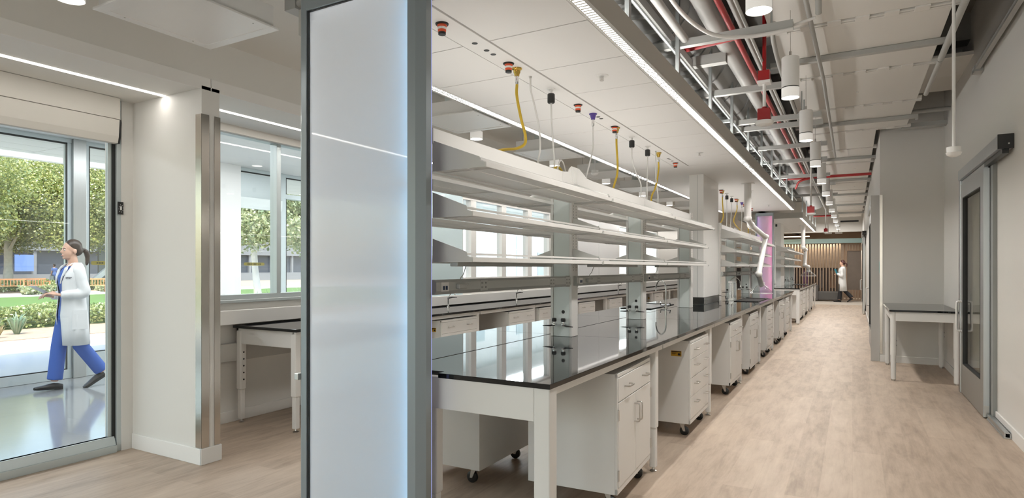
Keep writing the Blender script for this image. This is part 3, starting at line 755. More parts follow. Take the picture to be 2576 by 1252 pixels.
MB().box(PX1-0.012, PX1-0.002, PY1, PY1+0.006, 0.3, PZ-0.1).build('led_strip', emitter('leak_glow_violet', (0.45, 0.5, 1.0), 0.7), pn)  # dim glowing strip put in for light leaking into the gap
p2 = lit_panel('narrow edge-lit panel glowing pink and purple at the far bench end', -1.945, -1.56, 14.93, 15.01, 2.66, None, fr=0.03, sw=0.03)
MB().box(-1.60, -1.592, 14.96, 15.00, 0.07, 2.58).build('led_strip', LEDPK, p2)
MB().box(-1.912, -1.905, 14.96, 15.00, 0.07, 2.58).build('led_strip', LEDPU, p2)

# ------------------------------------------------------------------ gas fittings, hoses and cords on the cloud rail
XR = -1.90; ZR = ZC-0.004
def turret(y, label, x=XR, ringmat=ORANGE, g='orange gas outlets on the service rail'):
    t = thing('gas_outlet', label, 'gas outlet', (x, y, ZR-0.06), g)
    MB().lathe([(0.036, 0), (0.034, -0.006), (0.026, -0.008)][::-1], (x, y, ZR), 22).build('flange', BLACKP, t)
    MB().lathe([(0.020, -0.058), (0.0205, -0.050), (0.021, -0.046)], (x, y, ZR), 20).build('nozzle', BLACKP, t)
    MB().lathe([(0.021, -0.046), (0.0225, -0.032)], (x, y, ZR), 20).build('ring', ringmat, t)
    MB().lathe([(0.0225, -0.032), (0.024, -0.020)], (x, y, ZR), 20).build('sleeve', WHITE, t)
    MB().lathe([(0.024, -0.020), (0.026, -0.008)], (x, y, ZR), 20).build('ring', ringmat, t)
    return t
tl = ['orange-banded gas outlet alone near the lit panel', 'orange-banded gas outlet beside the first yellow hose', 'orange-banded gas outlet alone between black plug and purple fitting',
      'orange-banded gas outlet beside the second yellow hose', 'orange-banded gas outlet alone just before the white column']
for y, l in zip((2.636, 3.352, 4.470, 5.32, 7.515), tl): turret(y, l + ', on the service rail')
for y, l in zip((10.50, 11.98, 12.98, 14.0), ('just past the white column', 'beside the fourth yellow hose', 'second past the fourth yellow hose', 'last before the pink-lit panel')): turret(y, 'small orange-banded gas outlet on the service rail, ' + l)
def hose(y, pts, label, mat=YELLOW, r=0.0095, x=XR, head=BRASS, g='yellow gas hoses'):
    t = thing('gas_hose', label, 'hose', (x, y, 2.05), g)
    MB().lathe([(0.016, -0.050), (0.018, -0.035), (0.022, -0.030), (0.024, -0.012), (0.032, -0.008), (0.034, 0)], (x, y, ZR), 20).build('coupling', head, t)
    MB().lathe([(0.009, -0.105), (0.012, -0.09), (0.013, -0.07), (0.011, -0.05)], (x, y, ZR), 16).build('ferrule', CHROME, t)
    MB().tube(spline([(x, y, ZR-0.10)]+pts, 8), r, 10).build('hose', mat, t)
    return t
hose(3.462, [(-1.905, 3.47, 2.52), (-1.90, 3.52, 2.38), (-1.895, 3.57, 2.28), (-1.905, 3.575, 2.225), (-1.925, 3.50, 2.185), (-1.94, 3.38, 2.16), (-1.945, 3.27, 2.125), (-1.935, 3.16, 2.05)], 'yellow gas hose curling back over the cable duct near the lit panel')
hose(5.37, [(-1.90, 5.375, 2.52), (-1.90, 5.40, 2.38), (-1.90, 5.39, 2.27), (-1.905, 5.33, 2.17), (-1.91, 5.26, 2.06)], 'yellow gas hose hanging almost straight, second from the lit panel')
hose(6.766, [(-1.90, 6.77, 2.52), (-1.90, 6.72, 2.40), (-1.90, 6.63, 2.28), (-1.90, 6.52, 2.20), (-1.905, 6.50, 2.13), (-1.91, 6.56, 2.06)], 'yellow gas hose with a slack bow just before the white column')
hose(10.62, [(-1.90, 10.63, 2.50), (-1.90, 10.68, 2.35), (-1.90, 10.66, 2.24), (-1.91, 10.42, 2.12), (-1.92, 10.3, 2.06)], 'yellow gas hose just past the white column')
hose(12.10, [(-1.90, 12.08, 2.5), (-1.90, 11.75, 2.30), (-1.90, 11.85, 2.22), (-1.90, 12.45, 2.13), (-1.90, 12.2, 2.10), (-1.905, 11.9, 2.12), (-1.91, 12.1, 2.04)], 'yellow gas hose folded in a zigzag past the white column')
hose(13.5, [(-1.90, 13.5, 2.5), (-1.90, 13.52, 2.3), (-1.90, 13.5, 2.1)], 'yellow gas hose hanging straight beside the pink-lit panel')
hose(4.79, [(-1.90, 4.79, 2.50), (-1.90, 4.785, 2.40), (-1.90, 4.72, 2.28), (-1.90, 4.66, 2.18), (-1.905, 4.60, 2.07)], 'thin white vacuum tube below a purple fitting', CORD, 0.006, XR, PURPLE, 'white tubes and cords over the bench')
hose(12.66, [(-1.90, 12.66, 2.5), (-1.90, 12.66, 2.3), (-1.90, 12.6, 2.1)], 'thin white vacuum tube below the far purple fitting', CORD, 0.006, XR, PURPLE, 'white tubes and cords over the bench')
t = thing('gas_hose', 'yellow hose loop rising over the cable duct beside the cord guard', 'hose', (-1.9, 4.0, 2.05), 'yellow gas hoses')
MB().tube(spline([(-1.87, 3.93, 2.03), (-1.87, 3.96, 2.11), (-1.87, 4.03, 2.135), (-1.87, 4.10, 2.11), (-1.87, 4.13, 2.03)], 6), 0.009, 10).build('hose', YELLOW, t)
MB().tube(spline([(-1.84, 3.94, 2.03), (-1.84, 3.97, 2.14), (-1.84, 4.02, 2.18), (-1.84, 4.08, 2.14), (-1.84, 4.12, 2.03)], 6), 0.005, 8).build('tube', CORD, t)
def cord(y, pts, label, plug=True, r=0.0065, x=XR):
    t = thing('power_drop', label, 'power drop', (x, y, 2.08), 'white tubes and cords over the bench')
    if plug:
        MB().lathe([(0.022, -0.105), (0.027, -0.098), (0.027, -0.042), (0.022, -0.036)], (x, y, ZR), 18).build('connector', BLACKP, t)
        MB().lathe([(0.010, -0.036), (0.010, -0.012), (0.030, -0.006), (0.030, 0)], (x, y, ZR), 18).build('ceiling_cup', WHITE, t)
        p0 = (x, y, ZR-0.104)
    else:
        MB().lathe([(0.008, -0.012), (0.010, 0)], (x, y, ZR), 12).build('cord_grip', NICKEL, t); p0 = (x, y, ZR-0.012)
    MB().tube(spline([p0]+pts, 8), r, 8).build('cord', CORD, t)
    return t
cord(3.651, [(-1.90, 3.66, 2.60), (-1.90, 3.72, 2.50), (-1.90, 3.78, 2.38), (-1.90, 3.80, 2.25), (-1.90, 3.77, 2.15), (-1.905, 3.75, 2.06)], 'white cord without a plug hanging beside the first yellow hose', False)
cord(3.976, [(-1.90, 3.985, 2.45), (-1.90, 4.01, 2.30), (-1.90, 4.03, 2.18), (-1.905, 4.02, 2.06)], 'white cord on a black connector, first from the lit panel')
cord(5.819, [(-1.90, 5.83, 2.48), (-1.90, 5.95, 2.36), (-1.90, 6.10, 2.28), (-1.90, 6.12, 2.20), (-1.905, 6.10, 2.06)], 'white cord on a black connector bowing toward the column, second from the lit panel')
cord(6.349, [(-1.90, 6.345, 2.45), (-1.90, 6.33, 2.28), (-1.905, 6.36, 2.06)], 'white cord on a black connector hanging straight, third from the lit panel')
cord(6.66, [(-1.90, 6.66, 2.55), (-1.90, 6.67, 2.38), (-1.90, 6.74, 2.22), (-1.905, 6.76, 2.06)], 'white cord without a plug hanging beside the third yellow hose', False)
cord(11.03, [(-1.90, 11.03, 2.45), (-1.90, 11.02, 2.2), (-1.905, 11.02, 2.05)], 'white cord on a black connector, first past the white column')
cord(11.51, [(-1.90, 11.5, 2.45), (-1.90, 11.42, 2.25), (-1.905, 11.4, 2.05)], 'white cord on a black connector, second past the white column')
# sprinkler heads set into the cloud
for i, (x, y) in enumerate(((-1.476, 3.881), (-1.496, 6.988), (-1.49, 10.9), (-1.49, 13.4))):
    t = thing('sprinkler', ['white sprinkler head in the cloud tile above the second yellow hose', 'white sprinkler head in the last tiled square before the plain cloud', 'white sprinkler head in the plain cloud past the column', 'white sprinkler head in the plain cloud before the pink-lit panel'][i], 'sprinkler', (x, y, ZC-0.04), 'sprinklers in the cloud ceiling')
    MB().lathe([(0.018, -0.006), (0.042, -0.005), (0.044, 0)], (x, y, ZC), 22).build('escutcheon', WHITE, t)
    k = MB().cyl((x, y, ZC-0.008), (x, y, ZC-0.034), 0.005, 10)
    k.lathe([(0.014, -0.036), (0.014, -0.033)], (x, y, ZC), 14).bar((x-0.012, y, ZC-0.006), (x-0.012, y, ZC-0.03), 0.003).bar((x+0.012, y, ZC-0.006), (x+0.012, y, ZC-0.03), 0.003)
    k.build('deflector', NICKEL, t)
# slot lights along both cloud edges: white louver blades below a linear lamp
def slot_light(x0, x1, y0, y1, label, dense):
    t = thing('slot_light', label, 'slot light', ((x0+x1)/2, (y0+y1)/2, ZC), 'slot lights along the cloud edges')
    xm = (x0+x1)/2
    MB().box(x0+0.004, x1-0.004, y0, y1, 2.752, 2.774).build('housing', WHITE, t)
    MB().box(xm-0.014, xm+0.014, y0+0.02, y1-0.02, 2.748, 2.7515).build('lamp', LEDSLOT, t)
    b = MB(); n = int((y1-y0)/dense)
    for i in range(n):
        y = y0+0.02+i*dense; b.box(x0+0.006, x1-0.006, y, y+dense*0.5, 2.703, 2.711)
    b.box(x0+0.003, x0+0.006, y0, y1, 2.700, 2.715).box(x1-0.006, x1-0.003, y0, y1, 2.700, 2.715)
    b.build('louver', CHROME if False else WHITE, t)
slot_light(-1.1995, -1.1355, 2.40, 7.85, 'long louvred slot light along the corridor edge of the near cloud', 0.03)
slot_light(-1.1995, -1.1355, 7.86, 14.88, 'slot light along the corridor edge of the plain far half of the near cloud', 0.12)
slot_light(-2.6845, -2.6125, 2.40, 7.85, 'long louvred slot light along the window edge of the near cloud', 0.03)
slot_light(-2.6845, -2.6125, 7.86, 14.88, 'slot light along the window edge of the plain half of the near cloud', 0.12)
slot_light(-1.1995, -1.1355, 17.37, 24.08, 'slot light along the corridor edge of the far cloud', 0.12)

# ------------------------------------------------------------------ sinks, faucets, extraction arms
def sink(x0, x1, y0, y1, label):
    t = thing('sink', label, 'sink', ((x0+x1)/2, (y0+y1)/2, 0.75), 'black resin sinks')
    r = MB().box(x0, x1, y0, y0+0.02, 0.899, 0.908).box(x0, x1, y1-0.02, y1, 0.899, 0.908).box(x0, x0+0.02, y0, y1, 0.899, 0.908).box(x1-0.02, x1, y0, y1, 0.899, 0.908)
    r.build('rim', BLACKP, t, 0.003)
    MB().box(x0+0.02, x1-0.02, y0+0.02, y1-0.02, 0.8985, 0.900).build('basin', BLACKP, t)
    return t
def faucet(x, y, label, dx=0.0, dy=0.18):
    t = thing('faucet', label, 'faucet', (x, y, 0.899), 'gooseneck faucets')
    m = MB().lathe([(0.025, 0), (0.025, 0.012), (0.014, 0.02), (0.014, 0.10)], (x, y, 0.899), 16)
    m.tube(spline([(x, y, 0.97), (x, y, 1.15), (x+dx*0.15, y+dy*0.15, 1.215), (x+dx*0.5, y+dy*0.5, 1.25), (x+dx*0.85, y+dy*0.85, 1.215), (x+dx, y+dy, 1.15), (x+dx, y+dy, 1.10)], 7), 0.009, 10)
    m.build('spout', CHROME, t)
    h = MB().cyl((x-0.06, y, 0.93), (x+0.06, y, 0.93), 0.008, 10).cyl((x-0.06, y, 0.925), (x-0.06, y-0.03, 0.965), 0.006, 8).cyl((x+0.06, y, 0.925), (x+0.06, y-0.03, 0.965), 0.006, 8)
    h.build('handle', CHROME, t); return t
sink(-1.57, -1.22, 9.69, 10.80, 'black resin sink in the bench past the white column')
faucet(-1.686, 10.03, 'chrome gooseneck faucet over the corridor-side sink past the column', 0.14, 0.14)
sink(-2.54, -2.15, 7.32, 8.43, 'black resin sink in the window half, before the white column')
faucet(-2.083, 7.75, 'chrome gooseneck faucet over the window-side sink', -0.16, 0.12)
t = thing('water_filter', 'upright chrome water filter with clear tubes beside the white column', 'water filter', (-1.61, 9.84, 0.899))
MB().box(-1.667, -1.55, 9.82, 9.84, 0.899, 1.205).build('back_plate', CHROME, t, 0.003)
for k, x in enumerate((-1.648, -1.609, -1.57)):
    MB().cyl((x, 9.80, 0.945), (x, 9.80, 1.17), 0.014, 14).build('cartridge', [CLEAR, CHROME, CLEAR][k], t)
MB().box(-1.667, -1.55, 9.78, 9.84, 1.17, 1.20).build('head', CHROME, t, 0.003)
def gas_tap(y, label, x=-4.70, z=0.882):
    t = thing('gas_tap', label, 'gas tap', (x, y, z), 'gas taps on the window bench')
    MB().lathe([(0.022, 0), (0.022, 0.01), (0.010, 0.018), (0.009, 0.10), (0.014, 0.11), (0.014, 0.14)], (x, y, z), 14).build('stem', CHROME, t)
    MB().tube([(x, y, z+0.12), (x+0.03, y+0.06, z+0.13), (x+0.03, y+0.16, z+0.125)], [0.010, 0.008, 0.004], 8).build('lever', BLACKP, t)
    MB().tube(spline([(x, y, z+0.12), (x+0.01, y+0.03, z+0.17), (x+0.03, y+0.07, z+0.19), (x+0.06, y+0.08, z+0.16)], 5), 0.006, 8).build('nozzle', CHROME, t)
for y, l in ((6.66, 'first one past the blue-tinted pier sheet'), (8.55, 'second along the window bench'), (10.85, 'third along the window bench'), (13.4, 'fourth along the window bench')): gas_tap(y, 'chrome gas tap with black lever on the window bench, ' + l)

ARMW = pbr('arm_white', (0.82, 0.81, 0.79), 0.35)
def fume_arm(label, P, top, hood, rad=0.04):
    # P: joints from the ceiling post down to the hood
    t = thing('extraction_arm', label, 'extraction arm', (P[0][0], P[0][1], P[-1][2]), 'jointed extraction arms')
    MB().cyl(top, P[0], rad*1.15, 18).lathe([(rad*2.2, -0.012), (rad*2.2, 0)], top, 20).build('ceiling_post', ARMW, t)
    for a, b in zip(P[:-1], P[1:]):
        s = MB().cyl(a, b, rad, 18).build('arm_tube', ARMW, t)
        d = (Vector(b)-Vector(a)).normalized(); pt = Vector(a)+d*0.06
        sd = d.orthogonal().normalized()
        MB().cyl(pt-sd*0.05, pt+sd*0.05, 0.016, 12).build('joint_knob', BLACKP, s)
    for p in P[:-1]:
        MB().ell(p, rad*1.35, rad*1.35, rad*1.35, 16, 10).build('elbow', ARMW, t)
    e = Vector(P[-1])
    MB().lathe([(hood, -0.15), (hood*0.93, -0.12), (hood*0.45, -0.02), (rad, 0.0), (rad, 0.05)], e, 28).build('hood', CLEAR, t)
    MB().lathe([(hood+0.006, -0.156), (hood+0.006, -0.148)], e, 28).lathe([(rad*1.2, -0.01), (rad*1.2, 0.05)], e, 20).build('hood_rim', ARMW, t)
    return t
fume_arm('large white jointed extraction arm with clear hood, in front of the pink-lit panel', [(-1.40, 9.9, 2.16), (-1.40, 10.25, 2.08), (-1.37, 11.85, 1.96), (-1.40, 11.15, 1.30), (-1.43, 11.75, 1.10)], (-1.40, 9.9, 2.70), 0.19, 0.045)
fume_arm('small white jointed extraction arm over the far bench island', [(-1.30, 20.4, 2.03), (-1.30, 21.4, 1.98), (-1.31, 21.3, 1.50), (-1.27, 22.2, 1.44), (-1.27, 22.3, 1.30)], (-1.30, 20.4, 2.70), 0.24, 0.05)

# ------------------------------------------------------------------ far bench island
for i, (a, b) in enumerate(((16.7, 19.3), (19.3, 22.0), (22.0, 24.8))):
    bench(a, b, 1, 'white lab bench of the far island, corridor half, %s from the pink-lit panel' % ORD[i], 'far bench island', near=(i == 0))
    bench(a, b, -1, 'white lab bench of the far island, window half, %s from the pink-lit panel' % ORD[i], 'far bench island', near=(i == 0))
    single(MB().box(-2.022, -1.734, a+0.05, b-0.002, 0.876, 0.896), 'bench_infill', BLACK, 'black resin strip along the middle of the far island, %s stretch' % ORD[i], 'bench infill')
for i, (y, k) in enumerate(((17.1, 'doors'), (18.2, 'drawers'), (20.0, 'doors'), (22.4, 'doors'))):
    cabinet(k, 'white mobile cabinet under the far bench island, %s from its near end' % ORD[i], (-1.17, y, 0), group='cabinets under the far island')
for i, y in enumerate((17.6, 19.96, 21.9, 23.64)): chase(y, 'pale service chase of the far bench island, %s from its near end' % ORD[i], grp='service chases of the far island')
for i, (a, b) in enumerate(((17.72, 19.95), (20.01, 21.88), (21.95, 23.62))):
    for k in range(3):
        for sd in (1, -1): shelf(a, b, k, sd, 'white steel shelf of the far island, %s tier, %s side, %s bay along' % (tn[k], 'corridor' if sd > 0 else 'window', ORD[i]), 'shelves of the far island')
sink(-1.57, -1.22, 20.3, 21.2, 'black resin sink on the far bench island')
cord(18.9, [(-1.9, 18.9, 2.45), (-1.9, 18.9, 2.1)], 'white cord on a black connector over the far island, nearer one')
cord(19.25, [(-1.9, 19.25, 2.45), (-1.9, 19.25, 2.1)], 'white cord on a black connector over the far island, farther one')
hose(19.9, [(-1.9, 19.9, 2.5), (-1.9, 19.7, 2.3), (-1.9, 19.75, 2.1)], 'yellow gas hose over the far bench island')

# ------------------------------------------------------------------ bench along the windows
def wall_bench(y0, y1, label, first=False):
    t = thing('window_bench', label, 'lab bench', (-4.5, (y0+y1)/2, 0), 'benches along the windows')
    MB().box(-4.925, -4.10, y0, y1-0.002, 0.857, 0.882).build('benchtop', BLACK, t, 0.002)
    f = MB().box(-4.125, -4.15, y0+0.02, y1, 0.815, 0.857).box(-4.90, -4.87, y0+0.02, y1, 0.76, 0.857)
    if first: f.box(-4.90, -4.17, y0+0.02, y0+0.05, 0.715, 0.857)
    f.build('frame', WHITE, t, 0.003)
    for x in (-4.155, -4.865):
        if first: leg(t, x, y0+0.045, 0.062)
        leg(t, x, y1-0.04, 0.062)
    return t
YW = [3.595, 4.98, 6.535, 8.09, 9.61, 11.13, 12.65, 14.2, 15.8, 17.4, 19.0, 20.6]
for i in range(11):
    w = ['open-legged, by the wing wall', 'below the blue-tinted pier sheet', 'below the tinted sheet end', 'below the four-pane window'][i] if i < 4 else 'past the four-pane window, %s after it' % ORD[i-4]
    wb = wall_bench(YW[i], YW[i+1], 'white lab bench with black top along the windows, ' + w, i == 0)
    if i == 0:
        h = MB()
        for k in range(5): h.cyl((-4.833, 3.64, 0.39+0.062*k), (-4.831, 3.64, 0.39+0.062*k), 0.008, 10)
        h.build('peg_hole', BLACKP, wb)
        MB().tube([(-4.6, 3.75, 0.70), (-4.45, 3.74, 0.71), (-4.35, 3.75, 0.705)], 0.012, 8).build('cable_clip', WHITE, wb)
for i, (y, k, s) in enumerate(((5.66, 'drawers', True), (7.23, 'drawers', False), (8.15, 'drawers', False), (9.66, 'drawers', True), (11.17, 'drawers', False), (12.7, 'drawers', False), (14.25, 'drawers', True))):
    cabinet(k, 'white drawer cabinet under the window bench, %s seen through the shelving from the lit panel' % ORD[i], (-4.09, y, 0), group='cabinets under the window bench', sticker=s)
# grey raceway below the window bench at the near end
single(MB().box(XW, XW+0.06, 2.86, 5.6, 0.56, 0.72), 'wall_raceway', pbr('raceway_grey', (0.52, 0.51, 0.48), 0.45), 'long grey raceway on the wall behind the open-legged window bench', 'raceway', bevel=0.003)

# ------------------------------------------------------------------ table in the recess on the right
t = thing('work_table', 'white work table with black top in the wall recess', 'table', (0.77, 9.65, 0))
MB().box(0.40, 1.135, 8.90, 10.64, 0.860, 0.884).build('tabletop', BLACK, t, 0.002)
MB().box(0.47, 1.08, 8.925, 8.95, 0.745, 0.86).box(0.425, 0.45, 8.95, 10.45, 0.745, 0.86).box(1.085, 1.105, 8.95, 10.45, 0.745, 0.86).build('frame', WHITE, t, 0.003)
for x in (0.446, 1.09):
    for y in (8.955, 10.40):
        l = MB().cyl((x, y, 0.32), (x, y, 0.86), 0.034, 18).build('leg', WHITE, t)
        MB().cyl((x, y, 0.02), (x, y, 0.32), 0.029, 18).build('leg_insert', WHITE, l)
        MB().cyl((x, y, 0.0), (x, y, 0.022), 0.022, 14).build('levelling_foot', NICKEL, l)
        MB().cyl((x+0.033, y-0.005, 0.44), (x+0.036, y-0.005, 0.44), 0.008, 10).cyl((x+0.033, y-0.005, 0.50), (x+0.036, y-0.005, 0.50), 0.008, 10).build('peg_hole', BLACKP, l)

# ------------------------------------------------------------------ small things on the window side
def shade(name, label, x, y0, y1, z0, z1, mat):
    t = thing(name, label, 'roller shade', (x, (y0+y1)/2, z0), 'roller shades')
    MB().prism([(x+0.055, z1), (x-0.02, z1), (x-0.02, z0), (x+0.03, z0), (x+0.045, z0+0.05), (x+0.055, z0+0.16)], 'y', y0, y1).build('pocket', mat, t, 0.002)
    return t
SHF = pbr('shade_housing', (0.66, 0.635, 0.59), 0.6)
st = shade('roller_shade', 'wide beige roller-shade housing above the glass door wall', -4.885, -3.0, 2.565, 2.345, 2.52, SHF)
MB().box(-4.915, -4.822, -3.0, 2.565, 2.522, 2.681).build('upper_fascia', SHF, st, 0.002)
MB().prism([(-4.83, 2.52), (-4.915, 2.52), (-4.915, 2.345), (-4.853, 2.343), (-4.838, 2.395), (-4.827, 2.50)], 'y', 2.566, 2.578).build('end_cap', BLACKP, st)
shade('roller_shade', 'narrow pale roller-shade housing above the lab window by the wing wall', -4.90, 2.86, 5.04, 2.62, 2.681, SHF)
shade('roller_shade', 'grey-green roller shade half hidden behind the lobby glazing transom', XO+0.08, 6.43, 7.26, 2.38, 2.56, COOL)
t = thing('sign_plaque', 'small black plaque with white hand symbol on the jamb by the glass door', 'sign', (-4.897, 2.6, 1.815))
MB().box(-4.90, -4.893, 2.588, 2.626, 1.812, 1.908).build('plate', BLACKP, t, 0.001)
m = MB(); cx, cz = 2.607, 1.858
m.box(-4.8935, -4.892, cx-0.006, cx+0.006, cz-0.012, cz+0.004)
for k in range(4): m.box(-4.8935, -4.892, cx-0.007+0.0038*k, cx-0.0045+0.0038*k, cz+0.004, cz+0.015+0.003*(k in (1, 2)))
for k in range(8):
    a = 2*PI*k/8+0.2; p = (cx+0.0145*math.cos(a), cz+0.024*math.sin(a)); q = (cx+0.0175*math.cos(a), cz+0.031*math.sin(a))
    m.bar((-4.8928, p[0], p[1]), (-4.8928, q[0], q[1]), 0.003, 0.0014, up=(1, 0, 0))
m.build('symbol', pbr('sign_white', (0.85, 0.85, 0.85), 0.5), t)
def decal(y0, y1, label):
    t = thing('door_decal', label, 'decal', (XO+0.012, (y0+y1)/2, 1.44), 'gold safety decals on the lobby glazing')
    zc, h = 1.470, 0.026; pts = []
    for k in range(9): a = PI/2+PI*k/8; pts.append((y0+h+h*math.cos(a), zc+h*math.sin(a)))
    for k in range(9): a = -PI/2+PI*k/8; pts.append((y1-h+h*math.cos(a), zc+h*math.sin(a)))
    MB().prism(pts, 'x', XO+0.006, XO+0.009).build('pill', pbr('decal_gold', (0.23, 0.19, 0.03), 0.5) if 'decal_gold' not in MATS else MATS['decal_gold'], t)
    m = MB()
    for k in range(9):
        if k in (3, 6): continue
        m.box(XO+0.009, XO+0.0105, y0+0.07+0.03*k, y0+0.09+0.03*k, zc-0.008, zc+0.008)
    m.build('print', BLACKP, t)
decal(6.585, 6.99, 'gold pill-shaped safety decal on the lobby glazing seen through the lab window')
decal(4.28, 4.69, 'gold pill-shaped safety decal on the lobby glazing behind the walking woman')
# ------------------------------------------------------------------ pendant downlights
GLOWS = pbr('glowing_shade', (0.85, 0.84, 0.82), 0.5, emit=(1.0, 0.95, 0.88), estr=0.28)  # faint emission put into the shade for light leaking below the band
def downlight(x, y, label, group, z=2.72, r=0.064, h=0.31, cable=True, ztop=3.40):
    t = thing('pendant_light', label, 'pendant light', (x, y, z), group)
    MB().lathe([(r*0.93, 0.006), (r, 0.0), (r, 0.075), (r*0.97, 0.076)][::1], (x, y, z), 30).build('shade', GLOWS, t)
    MB().lathe([(r*0.97, 0.075), (r*0.97, 0.083)], (x, y, z), 30).build('band', BLACKP, t)
    MB().lathe([(r*0.97, 0.083), (r, 0.084), (r, h), (r*0.96, h+0.004)], (x, y, z), 30).build('cylinder', WHITE, t)
    MB().lathe([(r*0.90, 0.0012), (r*0.90, 0.004)], (x, y, z), 26).build('lens', LAMP, t)
    if cable:
        MB().cyl((x, y, z+h), (x, y, z+h+0.05), 0.009, 10).tube([(x, y, z+h+0.04), (x, y, ztop)], 0.0022, 6).build('suspension_cable', NICKEL, t)
    return t
dl = []
for k in range(12):
    l = 'white cylinder pendant light over the corridor, %s counting from the photographer' % ORD[k]
    dl.append((-0.42, 3.35+1.825*k)); downlight(-0.42, 3.35+1.825*k, l, 'corridor pendant lights')
for k, (y, l) in enumerate(((1.55, 'beside the air diffuser by the wing wall'), (3.40, 'hidden behind the lit panel'), (5.26, 'behind the second air diffuser'), (7.13, 'behind the third air diffuser'), (9.02, 'beside the window-side heat sensor'), (10.9, 'fifth along the window side'), (12.8, 'last seen above the shelving before the column'))):
    if k == 1: continue
    dl.append((-3.36, y)); downlight(-3.36, y, 'white cylinder pendant light on the window side, ' + l, 'window-side pendant lights', cable=False)
# ------------------------------------------------------------------ ceiling air diffusers (window side)
def diffuser(x0, x1, y0, y1, z, label, text=True):
    t = thing('air_diffuser', label, 'air diffuser', ((x0+x1)/2, (y0+y1)/2, z), 'square air diffusers hung on the window side')
    b = 0.035
    MB().box(x0-b*0.6, x1+b*0.6, y0-b*0.6, y0+b, z, z+0.012).box(x0-b*0.6, x1+b*0.6, y1-b, y1+b*0.6, z, z+0.012).box(x0-b*0.6, x0+b, y0+b, y1-b, z, z+0.012).box(x1-b, x1+b*0.6, y0+b, y1-b, z, z+0.012).build('flange', WHITE, t, 0.002)
    MB().box(x0+b, x1-b, y0+b, y1-b, z+0.004, z+0.008).build('face_plate', WHITE, t)
    MB().box(x0, x1, y0, y1, z+0.012, z+0.135).build('box', WHITE, t, 0.003)
    for px in (x0+0.06, x1-0.06):
        for py in (y0+0.06, y1-0.06): MB().cyl((px, py, z+0.135), (px, py, 3.05), 0.004, 8).build('hanger_rod', NICKEL, t)
    m = MB()
    for px in (x0+0.02, x1-0.02):
        for py in (y0+0.12, y1-0.12): m.cyl((px, py, z-0.002), (px, py, z+0.001), 0.005, 8)
    m.build('screws', NICKEL, t)
    if text:
        m = MB()
        for k, w in enumerate((0.018, 0.012, 0.016, 0.010, 0.014)): m.box(x1, x1+0.001, y0+0.10+0.028*k, y0+0.10+0.028*k+w, z+0.085, z+0.099)
        m.box(x1, x1+0.001, y0+0.10, y0+0.19, z+0.072, z+0.076)
        m.build('print', pbr('print_grey', (0.16, 0.16, 0.16), 0.6) if 'print_grey' not in MATS else MATS['print_grey'], t)
    return t
for k, y in enumerate((1.73, 4.44, 6.27, 8.10, 9.93, 11.76, 13.6)):
    w = ['large in view above the wing wall', 'second in line from the wing wall', 'third in line from the wing wall', 'fourth in line from the wing wall', 'fifth in line from the wing wall', 'sixth in line from the wing wall', 'last in line before the column'][k]
    diffuser(-3.455, -2.875, y, y+0.63, 2.755, 'white square air diffuser box, ' + w)
    if k: single(MB().box(-3.30, -3.03, y+0.18, y+0.45, 2.895, 3.05), 'duct_collar', COOL, 'pale duct collar above the air diffuser, ' + w, 'duct', 'collars above the air diffusers')
single(MB().box(-2.95, -2.86, 2.5, 2.62, 2.93, 3.0).tube([(-2.9, 2.55, 2.96), (-2.6, 2.4, 2.99), (-2.45, 2.3, 2.99)], 0.022, 10), 'conduit', PIPE, 'grey conduit end beside the near air diffuser', 'conduit')
def sensor(x, y, z, ztop, label, red=False):
    t = thing('heat_sensor', label, 'sensor', (x, y, z), 'pendant ceiling sensors')
    MB().cyl((x, y, z+0.07), (x, y, ztop), 0.011, 10).build('stem', WHITE, t)
    MB().lathe([(0.02, 0), (0.042, 0.012), (0.050, 0.03), (0.044, 0.034), (0.046, 0.07), (0.020, 0.072)], (x, y, z), 26).build('housing', WHITE, t)
    return t
sensor(-2.95, 7.5, 2.615, 3.05, 'small white pendant sensor on the window side above the shelving')
sensor(0.64, 5.40, 2.205, 3.45, 'small white pendant sensor on a long stem near the sliding door')

